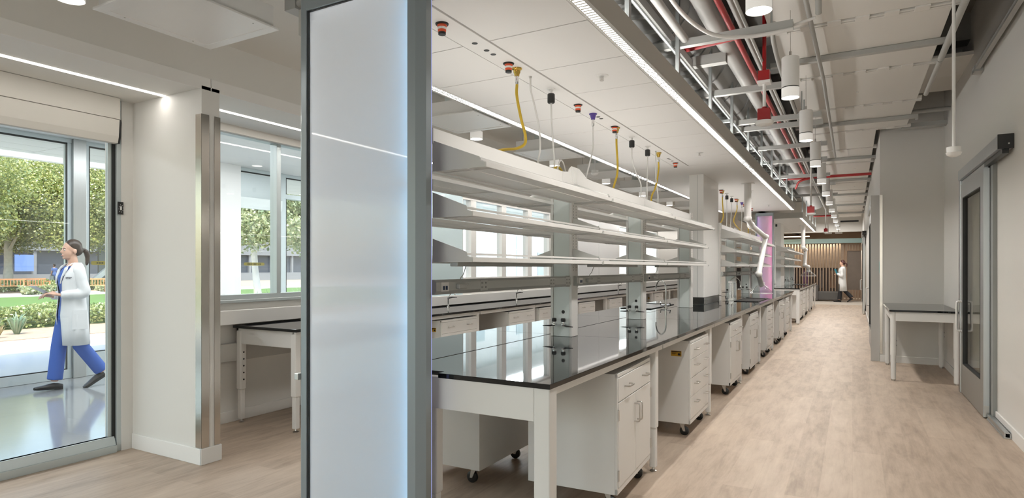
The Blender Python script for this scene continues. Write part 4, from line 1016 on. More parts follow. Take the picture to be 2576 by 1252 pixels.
# ------------------------------------------------------------------ white deck panels over the corridor
y = 2.55; i = 0
ys = [1.0, 2.6, 4.13, 5.67, 7.20, 8.70, 10.22, 11.75, 13.28, 14.8, 16.3, 17.85, 19.4, 20.9, 22.4, 23.95, 25.5, 27.0]
for i in range(len(ys)-1):
    xr = 0.665 if ys[i+1] < 10.6 else 0.30
    t = thing('ceiling_panel', 'white suspended ceiling panel over the corridor, %s' % (('%s from the photographer' % ORD[i]) if i < 14 else ['third last before the slat screen', 'second last before the slat screen', 'last before the slat screen'][i-14]), 'ceiling panel', (0.03, (ys[i]+ys[i+1])/2, 3.40), 'suspended panels over the corridor')
    MB().box(-0.61, xr, ys[i]+0.02, ys[i+1]-0.10, 3.40, 3.425).build('board', DECK, t, 0.003)
    r = MB().box(-0.66, xr+0.05, ys[i+1]-0.09, ys[i+1]+0.01, 3.425, 3.445)
    for k in range(6):
        x0 = -0.58+0.20*k
        if x0+0.1 < xr: r.box(x0, x0+0.10, ys[i+1]-0.115, ys[i+1]-0.02, 3.386, 3.40)
    r.box(-0.66, xr+0.05, ys[i+1]-0.075, ys[i+1]-0.05, 3.392, 3.425).box(-0.66, xr+0.05, ys[i+1]-0.03, ys[i+1]-0.005, 3.392, 3.425)
    r.build('rail', DECK, t, 0.002)
    if i % 2 == 1:
        MB().box(-0.70, xr+0.08, (ys[i]+ys[i+1])/2-0.03, (ys[i]+ys[i+1])/2+0.03, 3.35, 3.398).box(xr+0.05, xr+0.08, (ys[i]+ys[i+1])/2-0.03, (ys[i]+ys[i+1])/2+0.03, 3.33, 3.35).build('crossbar', PIPE, t, 0.004)
    MB().cyl((0.05, ys[i]+0.75, 3.392), (0.05, ys[i]+0.75, 3.40), 0.014, 12).build('sprinkler_tip', DECK, t)

# ------------------------------------------------------------------ plenum: struts, trays, pipes, ducts
def rod(x, y, z0, z1, label, w=0.026):
    single(MB().box(x-w/2, x+w/2, y-w*0.8, y+w*0.8, z0, z1), 'hanger_strut', STRUT, label, 'hanger strut', 'struts hanging the cloud')
for k, y in enumerate((3.42, 4.58, 5.78, 6.92, 8.1, 9.4, 10.65, 11.9, 13.2, 14.5)):
    rod(-1.14, y, 2.842, 4.25, 'grey steel strut hanging the corridor edge of the near cloud, %s from the lit panel' % ORD[k])
    if k % 2 == 0: rod(-2.2, y, 2.842, 4.25, 'grey steel strut hanging the middle of the near cloud, %s pair from the lit panel' % ORD[k//2])
for k, y in enumerate((17.6, 19.2, 20.8, 22.4, 23.9)):
    rod(-1.14, y, 2.842, 4.25, 'grey steel strut hanging the far cloud, %s from its near end' % ORD[k])
def channel(p, q, label, w=0.045, name='strut_channel', mat=PIPE, cat='strut channel', group='channels in the open ceiling'):
    p, q = Vector(p), Vector(q); d = (q-p).normalized(); u = Vector((0, 0, 1)) if abs(d.z) < 0.9 else Vector((1, 0, 0)); r = d.cross(u).normalized()
    m = MB().bar(p-u*w*0.45, q-u*w*0.45, w, w*0.1).bar(p+r*w*0.45+u*w*0.055, q+r*w*0.45+u*w*0.055, w*0.1, w*0.89).bar(p-r*w*0.45+u*w*0.055, q-r*w*0.45+u*w*0.055, w*0.1, w*0.89)
    return single(m, name, mat, label, cat, group)
for k, (y, z, xa, xb) in enumerate(((4.66, 3.10, -1.6, -0.36), (5.50, 3.22, -1.75, -0.95), (6.15, 3.10, -1.45, -0.45), (7.6, 3.12, -1.6, -0.3), (8.0, 3.12, -1.6, -0.3), (9.3, 3.10, -1.6, -0.3), (10.9, 3.15, -1.7, -0.35), (12.4, 3.1, -1.7, -0.35), (14.2, 3.15, -1.7, -0.3), (16.2, 3.15, -1.9, -0.3))):
    channel((xa, y, z), (xb, y, z), 'grey crosswise strut channel in the open ceiling, %s from the photographer' % ORD[k], 0.055 if k != 1 else 0.085)
def ladder(x, z, y0, y1, w, label):
    t = thing('cable_tray', label, 'cable tray', (x, (y0+y1)/2, z), 'cable trays in the open ceiling')
    MB().box(x-w/2-0.012, x-w/2+0.012, y0, y1, z, z+0.07).box(x+w/2-0.012, x+w/2+0.012, y0, y1, z, z+0.07).build('side_rail', PIPE, t, 0.002)
    n = int((y1-y0)/0.3); r0 = MB().box(x-w/2, x+w/2, y0, y0+0.025, z+0.005, z+0.03).build('rung', PIPE, t)
    for k in range(1, n):
        r1 = r0.copy(); COL.objects.link(r1); r1.location = (0, 0.3*k, 0)
ladder(-1.36, 3.16, 2.4, 16.5, 0.24, 'pale cable ladder running along just above the cloud edge')
ladder(-2.02, 3.30, 2.4, 16.5, 0.30, 'pale cable ladder running behind and above the nearer one')
def pipe(pts, r, name, mat, label, cat='pipe', group='pipes in the open ceiling', seg=16):
    return single(MB().tube(pts, r, seg), name, mat, label, cat, group)
pipe([(-0.945, 1.5, 3.32), (-0.945, 13.3, 3.32)], 0.070, 'pipe', PIPE, 'thick pale pipe running the length of the open ceiling')
pipe([(-0.76, 1.5, 3.32), (-0.76, 24, 3.32)], 0.026, 'pipe', PIPE, 'slim pale pipe running beside the ceiling panels')
pipe([(-1.10, 1.5, 3.12), (-1.10, 4.62, 3.12)], 0.030, 'pipe', PIPE, 'short pale pipe ending at the first cross channel')
pipe(spline([(-1.28, 3.35, 4.0), (-1.28, 3.36, 3.35), (-1.30, 3.42, 3.20), (-1.38, 3.5, 3.16), (-1.6, 3.6, 3.16)], 6), 0.024, 'pipe', PIPE, 'pale pipe with a bend dropping behind the fascia, near the top edge')
pipe(spline([(-1.08, 2.6, 3.9), (-1.06, 3.3, 3.45), (-1.045, 3.9, 3.18), (-0.90, 4.38, 3.06), (-0.66, 4.60, 3.05), (-0.36, 4.64, 3.06)], 10), 0.014, 'cable', CORD, 'loose white cable swooping down to the first cross channel', 'cable', 'loose cables in the open ceiling')
pipe(spline([(-0.22, 4.66, 3.12), (-0.36, 4.68, 3.10), (-0.50, 4.72, 3.08), (-0.64, 4.66, 3.10)], 8), 0.010, 'cable', CORD, 'white cable looped along the first cross channel', 'cable', 'loose cables in the open ceiling')
pipe(spline([(-0.53, 5.1, 3.30), (-0.55, 5.3, 3.2), (-0.56, 6.5, 3.16), (-0.55, 9.0, 3.16)], 8), 0.018, 'conduit', PIPE, 'pale conduit bending down beside the first pendant lights', 'conduit')
pipe(spline([(-0.30, 3.3, 3.35), (-0.24, 4.2, 3.33), (-0.20, 4.45, 3.24), (-0.20, 4.62, 3.13)], 8), 0.020, 'conduit', PIPE, 'pale bent conduit beside the first pendant light', 'conduit')
pipe([(-0.30, 4.6, 3.34), (-0.26, 7.0, 3.34), (-0.26, 12, 3.34)], 0.018, 'conduit', PIPE, 'pale conduit along the underside of the ceiling panels', 'conduit')
pipe([(0.70, 3.9, 3.30), (0.70, 6.70, 3.30), (0.70, 6.72, 3.30)], 0.026, 'pipe', PIPE, 'pale pipe beside the ceiling panels on the door side, first length')
pipe([(0.70, 6.76, 3.30), (0.70, 8.0, 3.30)], 0.022, 'pipe', PIPE, 'pale pipe beside the ceiling panels on the door side, second length')
single(MB().bar((1.10, 4.6, 3.42), (1.10, 7.65, 3.42), 0.04).box(1.07, 1.148, 7.62, 7.76, 3.38, 3.44), 'wall_rail', PIPE, 'pale rail ending in a bracket high above the sliding door', 'rail')
for k, (x, z) in enumerate(((-1.62, 3.02), (-1.70, 3.05), (-1.80, 2.98), (-1.54, 3.12), (-2.20, 3.05), (-1.24, 2.96), (-1.19, 3.06), (-0.68, 3.18))):
    pipe([(x, 2.45, z), (x, 16.4, z)], 0.013, 'conduit', PIPE if k % 2 else STRUT, 'thin grey conduit running lengthwise through the open ceiling', 'conduit', 'thin conduits in the open ceiling', 8)
for k, (x, y) in enumerate([(a, b) for b in (4.66, 6.15, 7.6, 8.0, 9.3, 10.9, 12.4, 14.2) for a in (-1.42, -0.50)]):
    single(MB().cyl((x, y, 3.13), (x, y, 3.95), 0.007, 8), 'threaded_rod', STRUT, 'thin threaded rod holding a crosswise channel in the open ceiling', 'threaded rod', 'threaded rods in the open ceiling')
for k, (y, z) in enumerate(((5.1, 3.42), (6.9, 3.0), (8.6, 3.0), (10.1, 3.02), (11.7, 3.0), (13.0, 3.02), (15.2, 3.05))):
    single(MB().bar((-2.1, y, z), (-1.16, y+0.02, z), 0.03), 'crossbar', STRUT, 'short galvanised crossbar behind the cloud fascia, %s from the photographer' % ORD[k], 'crossbar', 'crossbars behind the fascia')
# red sprinkler lines, red boxes and detectors
pipe([(-0.80, 2.0, 3.22), (-0.80, 13.6, 3.22)], 0.022, 'sprinkler_pipe', REDP, 'long red sprinkler pipe running along the open ceiling', 'pipe', 'red sprinkler pipes')
pipe([(-1.30, 5.25, 3.26), (-0.62, 5.12, 3.26)], 0.024, 'sprinkler_pipe', REDP, 'short red sprinkler pipe crossing above the first cross channel', 'pipe', 'red sprinkler pipes')
pipe([(-1.3, 13.6, 3.22), (0.32, 13.6, 3.22)], 0.026, 'sprinkler_pipe', REDP, 'red sprinkler pipe crossing the corridor ceiling', 'pipe', 'red sprinkler pipes')
pipe([(-1.2, 23.5, 3.2), (-0.6, 23.5, 3.2)], 0.028, 'sprinkler_pipe', REDP, 'short red sprinkler pipe far down the corridor', 'pipe', 'red sprinkler pipes')
pipe(spline([(-0.55, 13.5, 3.22), (-0.9, 13.4, 3.14), (-1.0, 13.6, 3.02)], 6), 0.02, 'sprinkler_pipe', REDP, 'red sprinkler branch bending down beside the crossing pipe', 'pipe', 'red sprinkler pipes')
def detector(x, y, zb, ztop, label, box=0.10):
    t = thing('smoke_detector', label, 'smoke detector', (x, y, zb), 'red-boxed smoke detectors')
    MB().cyl((x, y, zb+box+0.04), (x, y, ztop), 0.014, 12).build('stem', WHITE, t)
    MB().box(x-box/2, x+box/2, y-box/2, y+box/2, zb+0.045, zb+0.045+box).cyl((x, y, zb+0.045+box), (x, y, zb+0.065+box), 0.022, 12).build('red_box', RED, t, 0.003)
    MB().lathe([(0.028, 0), (0.066, 0.012), (0.076, 0.03), (0.074, 0.044), (0.05, 0.045)], (x, y, zb), 26).build('dome', WHITE, t)
    return t
detector(-0.66, 5.62, 2.62, 2.98, 'red-boxed smoke detector on a white stem, large above the near cloud edge')
t = thing('junction_box', 'dark red junction box at the top of the near smoke-detector stem', 'junction box', (-0.66, 5.62, 2.98))
MB().box(-0.705, -0.615, 5.575, 5.665, 3.005, 3.09).build('box', RED, t, 0.003)
MB().box(-0.712, -0.608, 5.568, 5.672, 2.98, 3.004).build('cover', WHITE, t, 0.003)
MB().cyl((-0.66, 5.62, 3.09), (-0.66, 5.62, 3.9), 0.016, 12).build('conduit', RED, t)
detector(-0.62, 11.6, 2.30, 3.2, 'red-boxed smoke detector hanging on a thin stem past the first cloud', 0.11)
detector(-0.70, 20.6, 2.45, 3.2, 'small red-boxed smoke detector far down the corridor')
# ducts and dark structure above
single(MB().cyl((-1.45, 3.75, 3.57), (-1.45, 8.2, 3.57), 0.36, 32), 'duct', DUCT, 'large round pale duct above the near cloud', 'duct', 'ducts in the open ceiling')
for k in range(6):
    single(MB().lathe([(0.362, -0.012), (0.374, -0.012), (0.374, 0.012), (0.362, 0.012)], (-1.45, 4.1+0.75*k, 3.57), 32, 'y'), 'duct_band', DUCT, 'raised band around the large round duct, %s from the photographer' % ORD[k], 'duct band', 'bands of the large duct')
single(MB().tube(spline([(-1.45, 8.2, 3.60), (-1.38, 8.7, 3.62), (-1.2, 9.3, 3.66), (-1.1, 9.95, 3.68)], 6), 0.25, 24), 'duct', DUCT, 'curved pale duct elbow past the large round duct', 'duct', 'ducts in the open ceiling')
single(MB().box(-1.45, -0.80, 10.0, 13.2, 3.43, 3.93), 'duct', DUCT, 'square pale duct above the middle of the corridor edge', 'duct', 'ducts in the open ceiling', bevel=0.01)
single(MB().cyl((-1.05, 13.4, 3.60), (-1.05, 22, 3.60), 0.30, 28), 'duct', DUCT, 'long round pale duct far down the open ceiling', 'duct', 'ducts in the open ceiling')
for k, y in enumerate((2.2, 5.0, 8.4, 11.6, 14.8, 18.0, 21.2, 24.4)):
    single(MB().box(-2.3, 1.15 if y < 10.6 else 0.36, y, y+0.25, 3.95, 4.25), 'ceiling_joist', DARK, 'dark structural joist above the pipes, %s from the photographer' % ORD[k], 'joist', 'dark joists')
single(MB().box(0.70, 1.15, 9.0, 9.7, 3.72, 4.25), 'wall_soffit_box', WALLG, 'grey boxed-in duct high in the corner above the recess', 'boxed duct')
single(MB().box(0.70, 1.15, 8.2, 9.0, 3.72, 3.76), 'shelf_plate', WALL, 'pale plate below the boxed-in duct above the recess', 'plate')
single(MB().cyl((0.70, 10.0, 3.55), (1.15, 10.0, 3.55), 0.03, 12), 'pipe', PIPE, 'pale pipe crossing the dark corner above the recess', 'pipe', 'pipes in the open ceiling')
single(MB().box(0.62, 1.15, 10.3, 10.45, 3.40, 3.46), 'strut_channel', PIPE, 'pale channel crossing the dark corner above the recess', 'strut channel', 'channels in the open ceiling')
# projector-like bracket and black track far down the ceiling
single(MB().box(-0.5, 0.2, 25.6, 25.66, 3.10, 3.16), 'ceiling_track', BLACKP, 'black ceiling track far down the corridor', 'track')
for k, x in enumerate((-0.45, -0.1)):
    t = thing('ceiling_mount', 'small white ceiling mount near the slat screen, %s' % ('beside the cloud' if k == 0 else 'toward the passage wall'), 'ceiling mount', (x-0.35, 26, 2.7))
    MB().cyl((x-0.35, 26, 2.75), (x-0.35, 26, 3.4), 0.02, 10).build('stem', WHITE, t)
    MB().box(x-0.47, x-0.23, 25.95, 26.05, 2.70, 2.76).build('plate', WHITE, t)

# ------------------------------------------------------------------ slat screen and seat at the end
t = thing('slat_screen', 'wooden slat screen with warm light behind at the end of the passage', 'slat screen', (-2.0, 30.2, 0))
k = 0; x = -4.1
while x < -0.42:
    MB().box(x, x+0.06, 30.15, 30.23, 0.06, 2.49).build('slat', WOODS, t); x += 0.118; k += 1
x = -0.24
while x < 0.32:
    MB().box(x, x+0.05, 30.15, 30.20, 0.06, 0.46).build('slat', WOODS, t); MB().box(x, x+0.05, 30.15, 30.20, 2.16, 2.49).build('slat', WOODS, t); x += 0.108
MB().box(-4.2, 0.34, 30.14, 30.24, 0.0, 0.06).box(-4.2, 0.34, 30.14, 30.24, 2.47, 2.50).box(-0.42, -0.33, 30.13, 30.25, 0.06, 2.49).box(-0.26, -0.235, 30.13, 30.25, 0.06, 2.49).build('rail', WOODS, t)
single(MB().box(-0.20, 0.33, 30.26, 30.32, 0.46, 2.16), 'door_leaf', pbr('brown_door', (0.20, 0.16, 0.13), 0.5, noise=0.15, nscale=4), 'brown door leaf between the light slats', 'door leaf')
single(MB().box(-4.9, -0.42, 31.2, 31.4, 0, 1.42), 'low_wall', pbr('dark_low_wall', (0.035, 0.03, 0.035), 0.6, noise=0.4, nscale=2.5), 'dark low wall behind the slat screen', 'low wall')
for k, (x, c) in enumerate(((-2.0, (0.18, 0.08, 0.30)), (-1.35, (0.10, 0.10, 0.12)), (-0.9, (0.22, 0.14, 0.10)))):
    single(MB().box(x, x+0.22, 31.16, 31.2, 0.5, 1.3), 'wall_poster', pbr('poster_tone', c, 0.6) if k == 0 else pbr('poster_tone_%d' % k, c, 0.6), '%s poster on the dark low wall behind the slats' % ['purple', 'dark grey', 'brown'][k], 'poster')
single(MB().box(-4.9, -0.42, 31.05, 31.15, 1.42, 2.6), 'feature_wall', pbr('feature_stone', (0.50, 0.40, 0.30), 0.7, noise=0.25, nscale=7), 'mottled brown feature wall lit from above behind the slats', 'feature wall')
t = thing('lounge_seat', 'dark charcoal upholstered seat in front of the slat screen', 'couch', (-1.0, 29.4, 0))
MB().box(-1.30, -0.38, 29.05, 29.75, 0.05, 0.41).build('cushion', COUCH, t, 0.04, seg=3)
MB().box(-1.62, -1.28, 28.95, 29.78, 0.03, 0.68).build('backrest', COUCH, t, 0.04, seg=3)
# ------------------------------------------------------------------ garden outside the lobby
struct(MB().box(-14.3, XO-0.06, -30, 60, -0.2, -0.015), 'pavement', PAVE)
struct(MB().box(-16.8, -14.3, -30, 60, -0.2, 0.0), 'planting_bed', MULCH)
struct(MB().box(-35.5, -16.8, -30, 80, -0.2, 0.0), 'lawn', LAWN)
struct(MB().box(-40.5, -35.5, -40, 110, -0.2, 0.01), 'path', PAVE)
struct(MB().box(-120, -40.5, -80, 160, -0.25, 0.0), 'ground', MULCH)
def leaf_mesh(pts, size, mat, name, parent, asp=0.6, jitter=0.4):
    n = len(pts); pts = np.asarray(pts, float)
    a = rng.normal(size=(n, 3)); a /= np.linalg.norm(a, axis=1)[:, None]
    b = rng.normal(size=(n, 3)); b -= a*(a*b).sum(1)[:, None]; b /= np.linalg.norm(b, axis=1)[:, None]
    s = size*(1+jitter*rng.uniform(-1, 1, n))[:, None]
    v = np.stack([pts-a*s, pts+b*s*asp, pts+a*s, pts-b*s*asp], 1).reshape(-1, 3)
    off = np.array(parent['_o']) if parent is not None else 0
    me = bpy.data.meshes.new(name); me.vertices.add(4*n); me.vertices.foreach_set('co', (v-off).ravel())
    me.loops.add(4*n); me.loops.foreach_set('vertex_index', np.arange(4*n)); me.polygons.add(n)
    me.polygons.foreach_set('loop_start', np.arange(0, 4*n, 4)); me.update(calc_edges=True); me.materials.append(mat)
    o = bpy.data.objects.new(name, me); COL.objects.link(o)
    if parent is not None: o.parent = parent; o['_o'] = parent['_o']
    return o
def blob(c, r, n):
    # leaf clumps on and inside an ellipsoid
    d = rng.normal(size=(n, 3)); d /= np.linalg.norm(d, axis=1)[:, None]
    rad = rng.uniform(0.35, 1.0, n)**0.5
    p = d*rad[:, None]*np.array(r)+np.array(c)
    return p + rng.normal(size=(n, 3))*0.10
def tree(x, y, h, rx, rz, z0, n, label, leaf, size, trunk=0.14, lean=0.0, bark=BARK):
    t = thing('tree', label, 'tree', (x, y, 0), 'trees in the garden')
    tr = MB().tube(spline([(x, y, 0), (x+lean*0.3, y+lean*0.6, z0*0.5), (x+lean*0.5, y+lean, z0+0.6), (x+lean*0.5, y+lean, z0+rz)], 4), [trunk*1.25]+[trunk]*4+[trunk*0.85]*4+[trunk*0.6]*3+[trunk*0.4], 10)
    for k in range(7):
        a = k*2.4; zz = z0+0.3+0.25*k
        tr.tube([(x+lean*0.5, y+lean, zz), (x+lean*0.5+math.cos(a)*rx*0.45, y+lean+math.sin(a)*rx*0.45, zz+rz*0.5)], [trunk*0.4, trunk*0.15], 7)
    tr.build('trunk', bark, t)
    cs = []
    for k in range(16):
        a = rng.uniform(0, 2*PI); q = rng.uniform(0, 1)**0.5
        c = (x+lean*0.5+math.cos(a)*rx*0.62*q, y+lean+math.sin(a)*rx*0.62*q, z0+rz*rng.uniform(0.30, 1.65))
        cs.append(blob(c, (rx*0.52, rx*0.52, rz*0.42), n//16))
    leaf_mesh(np.concatenate(cs), size, leaf, 'foliage', t)
    return t
dirn = Vector((-0.934, 0.357, 0))
tree(-42.0, 13.6, 9, 4.2, 3.4, 2.3, 62000, 'broad green tree filling the wide pane of the glass wall', LEAF1, 0.068, 0.2)
tree(-46.0, 17.8, 9, 4.4, 3.4, 2.1, 62000, 'broad green tree with a pale trunk behind the orange benches', LEAF1, 0.072, 0.26)
tree(-44.5, 21.5, 9, 3.8, 3.3, 2.3, 56000, 'broad green tree above the head of the walking woman', LEAF1, 0.068, 0.16)
tree(-40.5, 24.3, 9, 4.0, 3.4, 2.4, 62000, 'broad yellow-green tree seen through the narrow pane behind the woman', LEAF2, 0.068, 0.2)
tree(-52.0, 15.5, 9, 5.0, 3.8, 2.0, 40000, 'green tree deepest in the garden, behind the wide-pane one', LEAF1, 0.09, 0.2)
tree(-14.9, 11.85, 5, 1.5, 1.15, 2.0, 14000, 'small pale tree with a leaning white trunk outside the lab window', LEAF2, 0.05, 0.10, -0.25, pbr('white_bark', (0.78, 0.76, 0.72), 0.8))
tree(-19.5, 19.0, 6, 2.3, 1.7, 1.7, 16000, 'pale bushy tree with a short trunk outside the lab window', LEAF2, 0.065, 0.10)
tree(-15.2, 13.9, 5, 1.4, 1.2, 1.9, 12000, 'slender pale tree outside the lab window, beside the lit panel', LEAF2, 0.05, 0.08)
def hedge(x0, x1, y0, y1, h, label, n, size, mat=LEAFH):
    t = thing('hedge', label, 'hedge', ((x0+x1)/2, (y0+y1)/2, 0), 'hedges')
    p = np.stack([rng.uniform(x0, x1, n), rng.uniform(y0, y1, n), h*rng.uniform(0.0, 1, n)**0.55], 1)
    p[:, 2] *= 0.82+0.18*np.sin(p[:, 1]*2.6)*np.sin(p[:, 0]*3.1+1)
    leaf_mesh(p, size, mat, 'foliage', t)
hedge(-18.6, -16.6, 2.5, 11.5, 0.52, 'low leafy hedge between the planting bed and the lawn', 34000, 0.04)
hedge(-44.2, -42.6, 8, 27, 0.75, 'long low hedge beyond the garden benches', 16000, 0.07)
hedge(-38.4, -37.4, 15.3, 16.9, 0.50, 'rounded pale shrub beside the garden path', 1500, 0.08, LEAF2)
hedge(-39.6, -38.8, 19.6, 21.5, 0.45, 'low pale shrub at the path end behind the woman', 1500, 0.08, LEAF2)
def tuft(x, y, s, label, mat=LEAFA, n=46, g='grass tufts in the planting bed'):
    m = MB()
    for k in range(n):
        a = rng.uniform(0, 2*PI); L = s*rng.uniform(0.7, 1.1); o = rng.uniform(0.15, 0.75); w = 0.016*s/0.5
        p0 = Vector((x+math.cos(a)*0.04, y+math.sin(a)*0.04, 0)); p1 = p0+Vector((math.cos(a)*o*L*0.45, math.sin(a)*o*L*0.45, L*0.62)); p2 = p0+Vector((math.cos(a)*o*L, math.sin(a)*o*L, L*(0.95-0.45*o)))
        sd = Vector((-math.sin(a), math.cos(a), 0))*w
        m.quad([p0-sd, p0+sd, p1+sd*0.8, p1-sd*0.8]); m.quad([p1-sd*0.8, p1+sd*0.8, p2])
    single(m, 'grass_tuft', mat, label, 'grass tuft', g, loc=(x, y, 0))
LEAFT = leafmat('dry_grass', (0.36, 0.30, 0.12), (0.62, 0.50, 0.26))
for k, (x, y, s, mt, l) in enumerate(((-15.2, 5.0, 0.42, LEAFA, 'leafy green tuft in front of the dry yellow one'), (-15.5, 6.15, 0.55, LEAFA, 'largest green tuft, before the tablet of the walking woman'), (-15.0, 5.6, 0.35, LEAFT, 'dry yellow tuft beside the large green one'),
        (-15.6, 7.15, 0.45, LEAFA, 'green tuft just in front of the woman\'s coat'), (-15.0, 7.9, 0.42, LEAFT, 'dry yellow tuft behind the woman\'s coat'), (-15.6, 8.7, 0.45, LEAFA, 'green tuft at the planting-bed end behind the woman'), (-15.7, 4.2, 0.5, LEAFA, 'green tuft at the cropped edge of the glass wall'))):
    tuft(x, y, s, l, mt)
for k, (x, y) in enumerate(((-13.0, 9.55), (-13.2, 10.3), (-13.1, 10.75), (-13.4, 12.2), (-13.0, 11.6))):
    tuft(x, y, 1.05, 'pale spiky agave outside the lab window, %s from the wing wall' % ORD[k], LEAFA, 40, 'agaves outside the lab window')
def garden_chair(x, y, rz, label, w=1.2):
    t = thing('garden_bench', label, 'garden bench', (0, 0, 0), 'orange wooden garden benches')
    MB().box(-w/2, w/2, -0.25, 0.25, 0.40, 0.44).build('seat', CHAIRW, t)
    b = MB().box(-w/2, w/2, 0.22, 0.26, 0.74, 0.82)
    for k in range(8): b.box(-w/2+0.08+k*(w-0.2)/7, -w/2+0.12+k*(w-0.2)/7, 0.23, 0.25, 0.44, 0.76)
    b.build('backrest', CHAIRW, t)
    for sx in (-w/2+0.03, w/2-0.03):
        for sy in (-0.22, 0.24): MB().box(sx-0.03, sx+0.03, sy-0.03, sy+0.03, 0, 0.44 if sy > 0 else 0.64).build('leg', CHAIRW, t)
        MB().box(sx-0.03, sx+0.03, -0.25, 0.25, 0.62, 0.66).build('armrest', CHAIRW, t)
    t.location = (x, y, 0); t.rotation_euler = (0, 0, rz); return t
garden_chair(-40.7, 15.9, math.radians(60), 'orange wooden bench under the pale-trunked tree')
garden_chair(-41.2, 17.3, math.radians(95), 'orange wooden bench beside the rounded pale shrub')
garden_chair(-38.2, 18.9, math.radians(75), 'orange wooden bench partly behind the walking woman')
garden_chair(-36.2, 19.6, math.radians(75), 'orange wooden bench in the narrow pane behind the woman')
t = thing('building', 'grey building with dark windows and blue banners beyond the garden', 'building', (-62, 25, 0))
MB().box(-66, -60, -10, 60, 2.9, 9).build('upper_wall', BLDG, t)
MB().box(-66, -60.4, -10, 60, 0, 2.9).build('glass_front', BLDGD, t)
for y in np.arange(-8, 58, 3.0): MB().box(-60.4, -60.1, y, y+0.25, 0, 2.9).build('post', BLDG, t)
MB().box(-60.5, -59.9, -10, 60, 0, 0.9).build('parapet', BLDG, t)
single(MB().box(-58.9, -58.8, 23.2, 24.5, 1.15, 2.5), 'banner', BANNER, 'larger blue banner hanging before the grey building', 'banner', 'blue banners')
single(MB().box(-58.9, -58.8, 20.2, 21.6, 1.9, 2.6), 'banner', BANNER, 'smaller blue banner high beside the pale tree trunk', 'banner', 'blue banners')
single(MB().box(-46.1, -45.9, 23.0, 34, 0.0, 3.0), 'garden_wall', pbr('garden_wall_grey', (0.30, 0.31, 0.31), 0.8), 'plain grey wall behind the white slanting strut', 'wall')
single(MB().bar((-44.5, 22.0, 0.6), (-44.5, 25.2, 3.4), 0.25, 0.3), 'roof_strut', WHITE, 'white slanting strut against the grey garden wall', 'strut')
for k, y in enumerate((18.1, 20.6)):
    single(MB().lathe([(0.11, 0), (0.11, 0.85), (0.09, 0.9)], (-47, y, 0), 14), 'bollard', pbr('bollard_pale', (0.6, 0.6, 0.58), 0.6) if k == 0 else MATS['bollard_pale'], 'pale bollard before the grey building, %s' % ('beside the pale tree trunk' if k == 0 else 'below the larger banner'), 'bollard', 'bollards')
# ------------------------------------------------------------------ people (local frame: forward +Y, right +X)
SKIN = pbr('skin', (0.62, 0.38, 0.28), 0.5)
HAIRD = pbr('hair_dark_brown', (0.045, 0.028, 0.020), 0.42, noise=0.3, nscale=40)
HAIRR = pbr('hair_auburn', (0.06, 0.018, 0.016), 0.45)
COAT = pbr('lab_coat_white', (0.72, 0.73, 0.74), 0.8, bump=0.15, bscale=14)
SCRUB = pbr('scrubs_blue', (0.045, 0.115, 0.42), 0.8, bump=0.2, bscale=18)
BLK = pbr('cloth_black', (0.015, 0.015, 0.018), 0.8)
SHOE = pbr('shoe_dark', (0.035, 0.033, 0.032), 0.5)
SOLE = pbr('shoe_sole', (0.015, 0.015, 0.015), 0.7)
EYEW = pbr('eye_white', (0.75, 0.73, 0.70), 0.3)
LIP = pbr('lips', (0.45, 0.16, 0.14), 0.45)
def V(*a): return Vector(a)
def remesh(o, vox, it=3, f=0.5):
    r = o.modifiers.new('Remesh', 'REMESH'); r.mode = 'VOXEL'; r.voxel_size = vox; r.use_smooth_shade = True
    s = o.modifiers.new('Smooth', 'SMOOTH'); s.factor = f; s.iterations = it
    return o
def ring(z, rx, ry, cy=0.0, cx=0.0, n=28):
    return [(cx+rx*math.sin(2*PI*k/n), cy+ry*math.cos(2*PI*k/n), z) for k in range(n)]
def cring(z, rx, ry, cy, a, n=34, tilt=0.0):
    a = math.radians(a); out = []
    for k in range(n+1):
        t = a+(2*PI-2*a)*k/n
        w = 1+0.02*math.sin(9*t)*(1 if z < 1.0 else 0.3)
        out.append((rx*w*math.sin(t), cy+ry*w*math.cos(t), z+tilt*math.cos(t)))
    return out
def hand(mb, wrist, palm, fdir, up, side, curl):
    # palm ellipsoid, four unequal fingers with two bends, thumb from the side
    w = Vector(wrist); p = Vector(palm); f = Vector(fdir).normalized(); u = Vector(up).normalized(); s = f.cross(u).normalized()*side
    mb.tube([w, w*0.5+p*0.5, p+f*0.03], [0.024, 0.029, 0.030], 10, flat=0.62)
    mb.ell(p, 0.036, 0.036, 0.017, 14, 8, rot=Matrix((s, f, u)).transposed())
    for k, L in enumerate((0.066, 0.076, 0.071, 0.055)):
        b = p+f*0.034+s*(0.029-0.0195*k)
        q1 = b+f*L*0.45-u*curl*0.008; q2 = q1+f*L*0.28-u*curl*0.024; q3 = q2+f*L*0.06-u*curl*0.026
        mb.tube([p+s*(0.022-0.015*k), b, q1, q2, q3], [0.010, 0.0092, 0.0085, 0.0078, 0.0058], 8)
    t0 = p+s*0.026-f*0.018; t1 = t0+s*0.022+f*0.026+u*0.008; t2 = t1+f*0.030+s*0.002+u*0.006
    mb.tube([t0, t1, t2], [0.012, 0.0105, 0.007], 8)
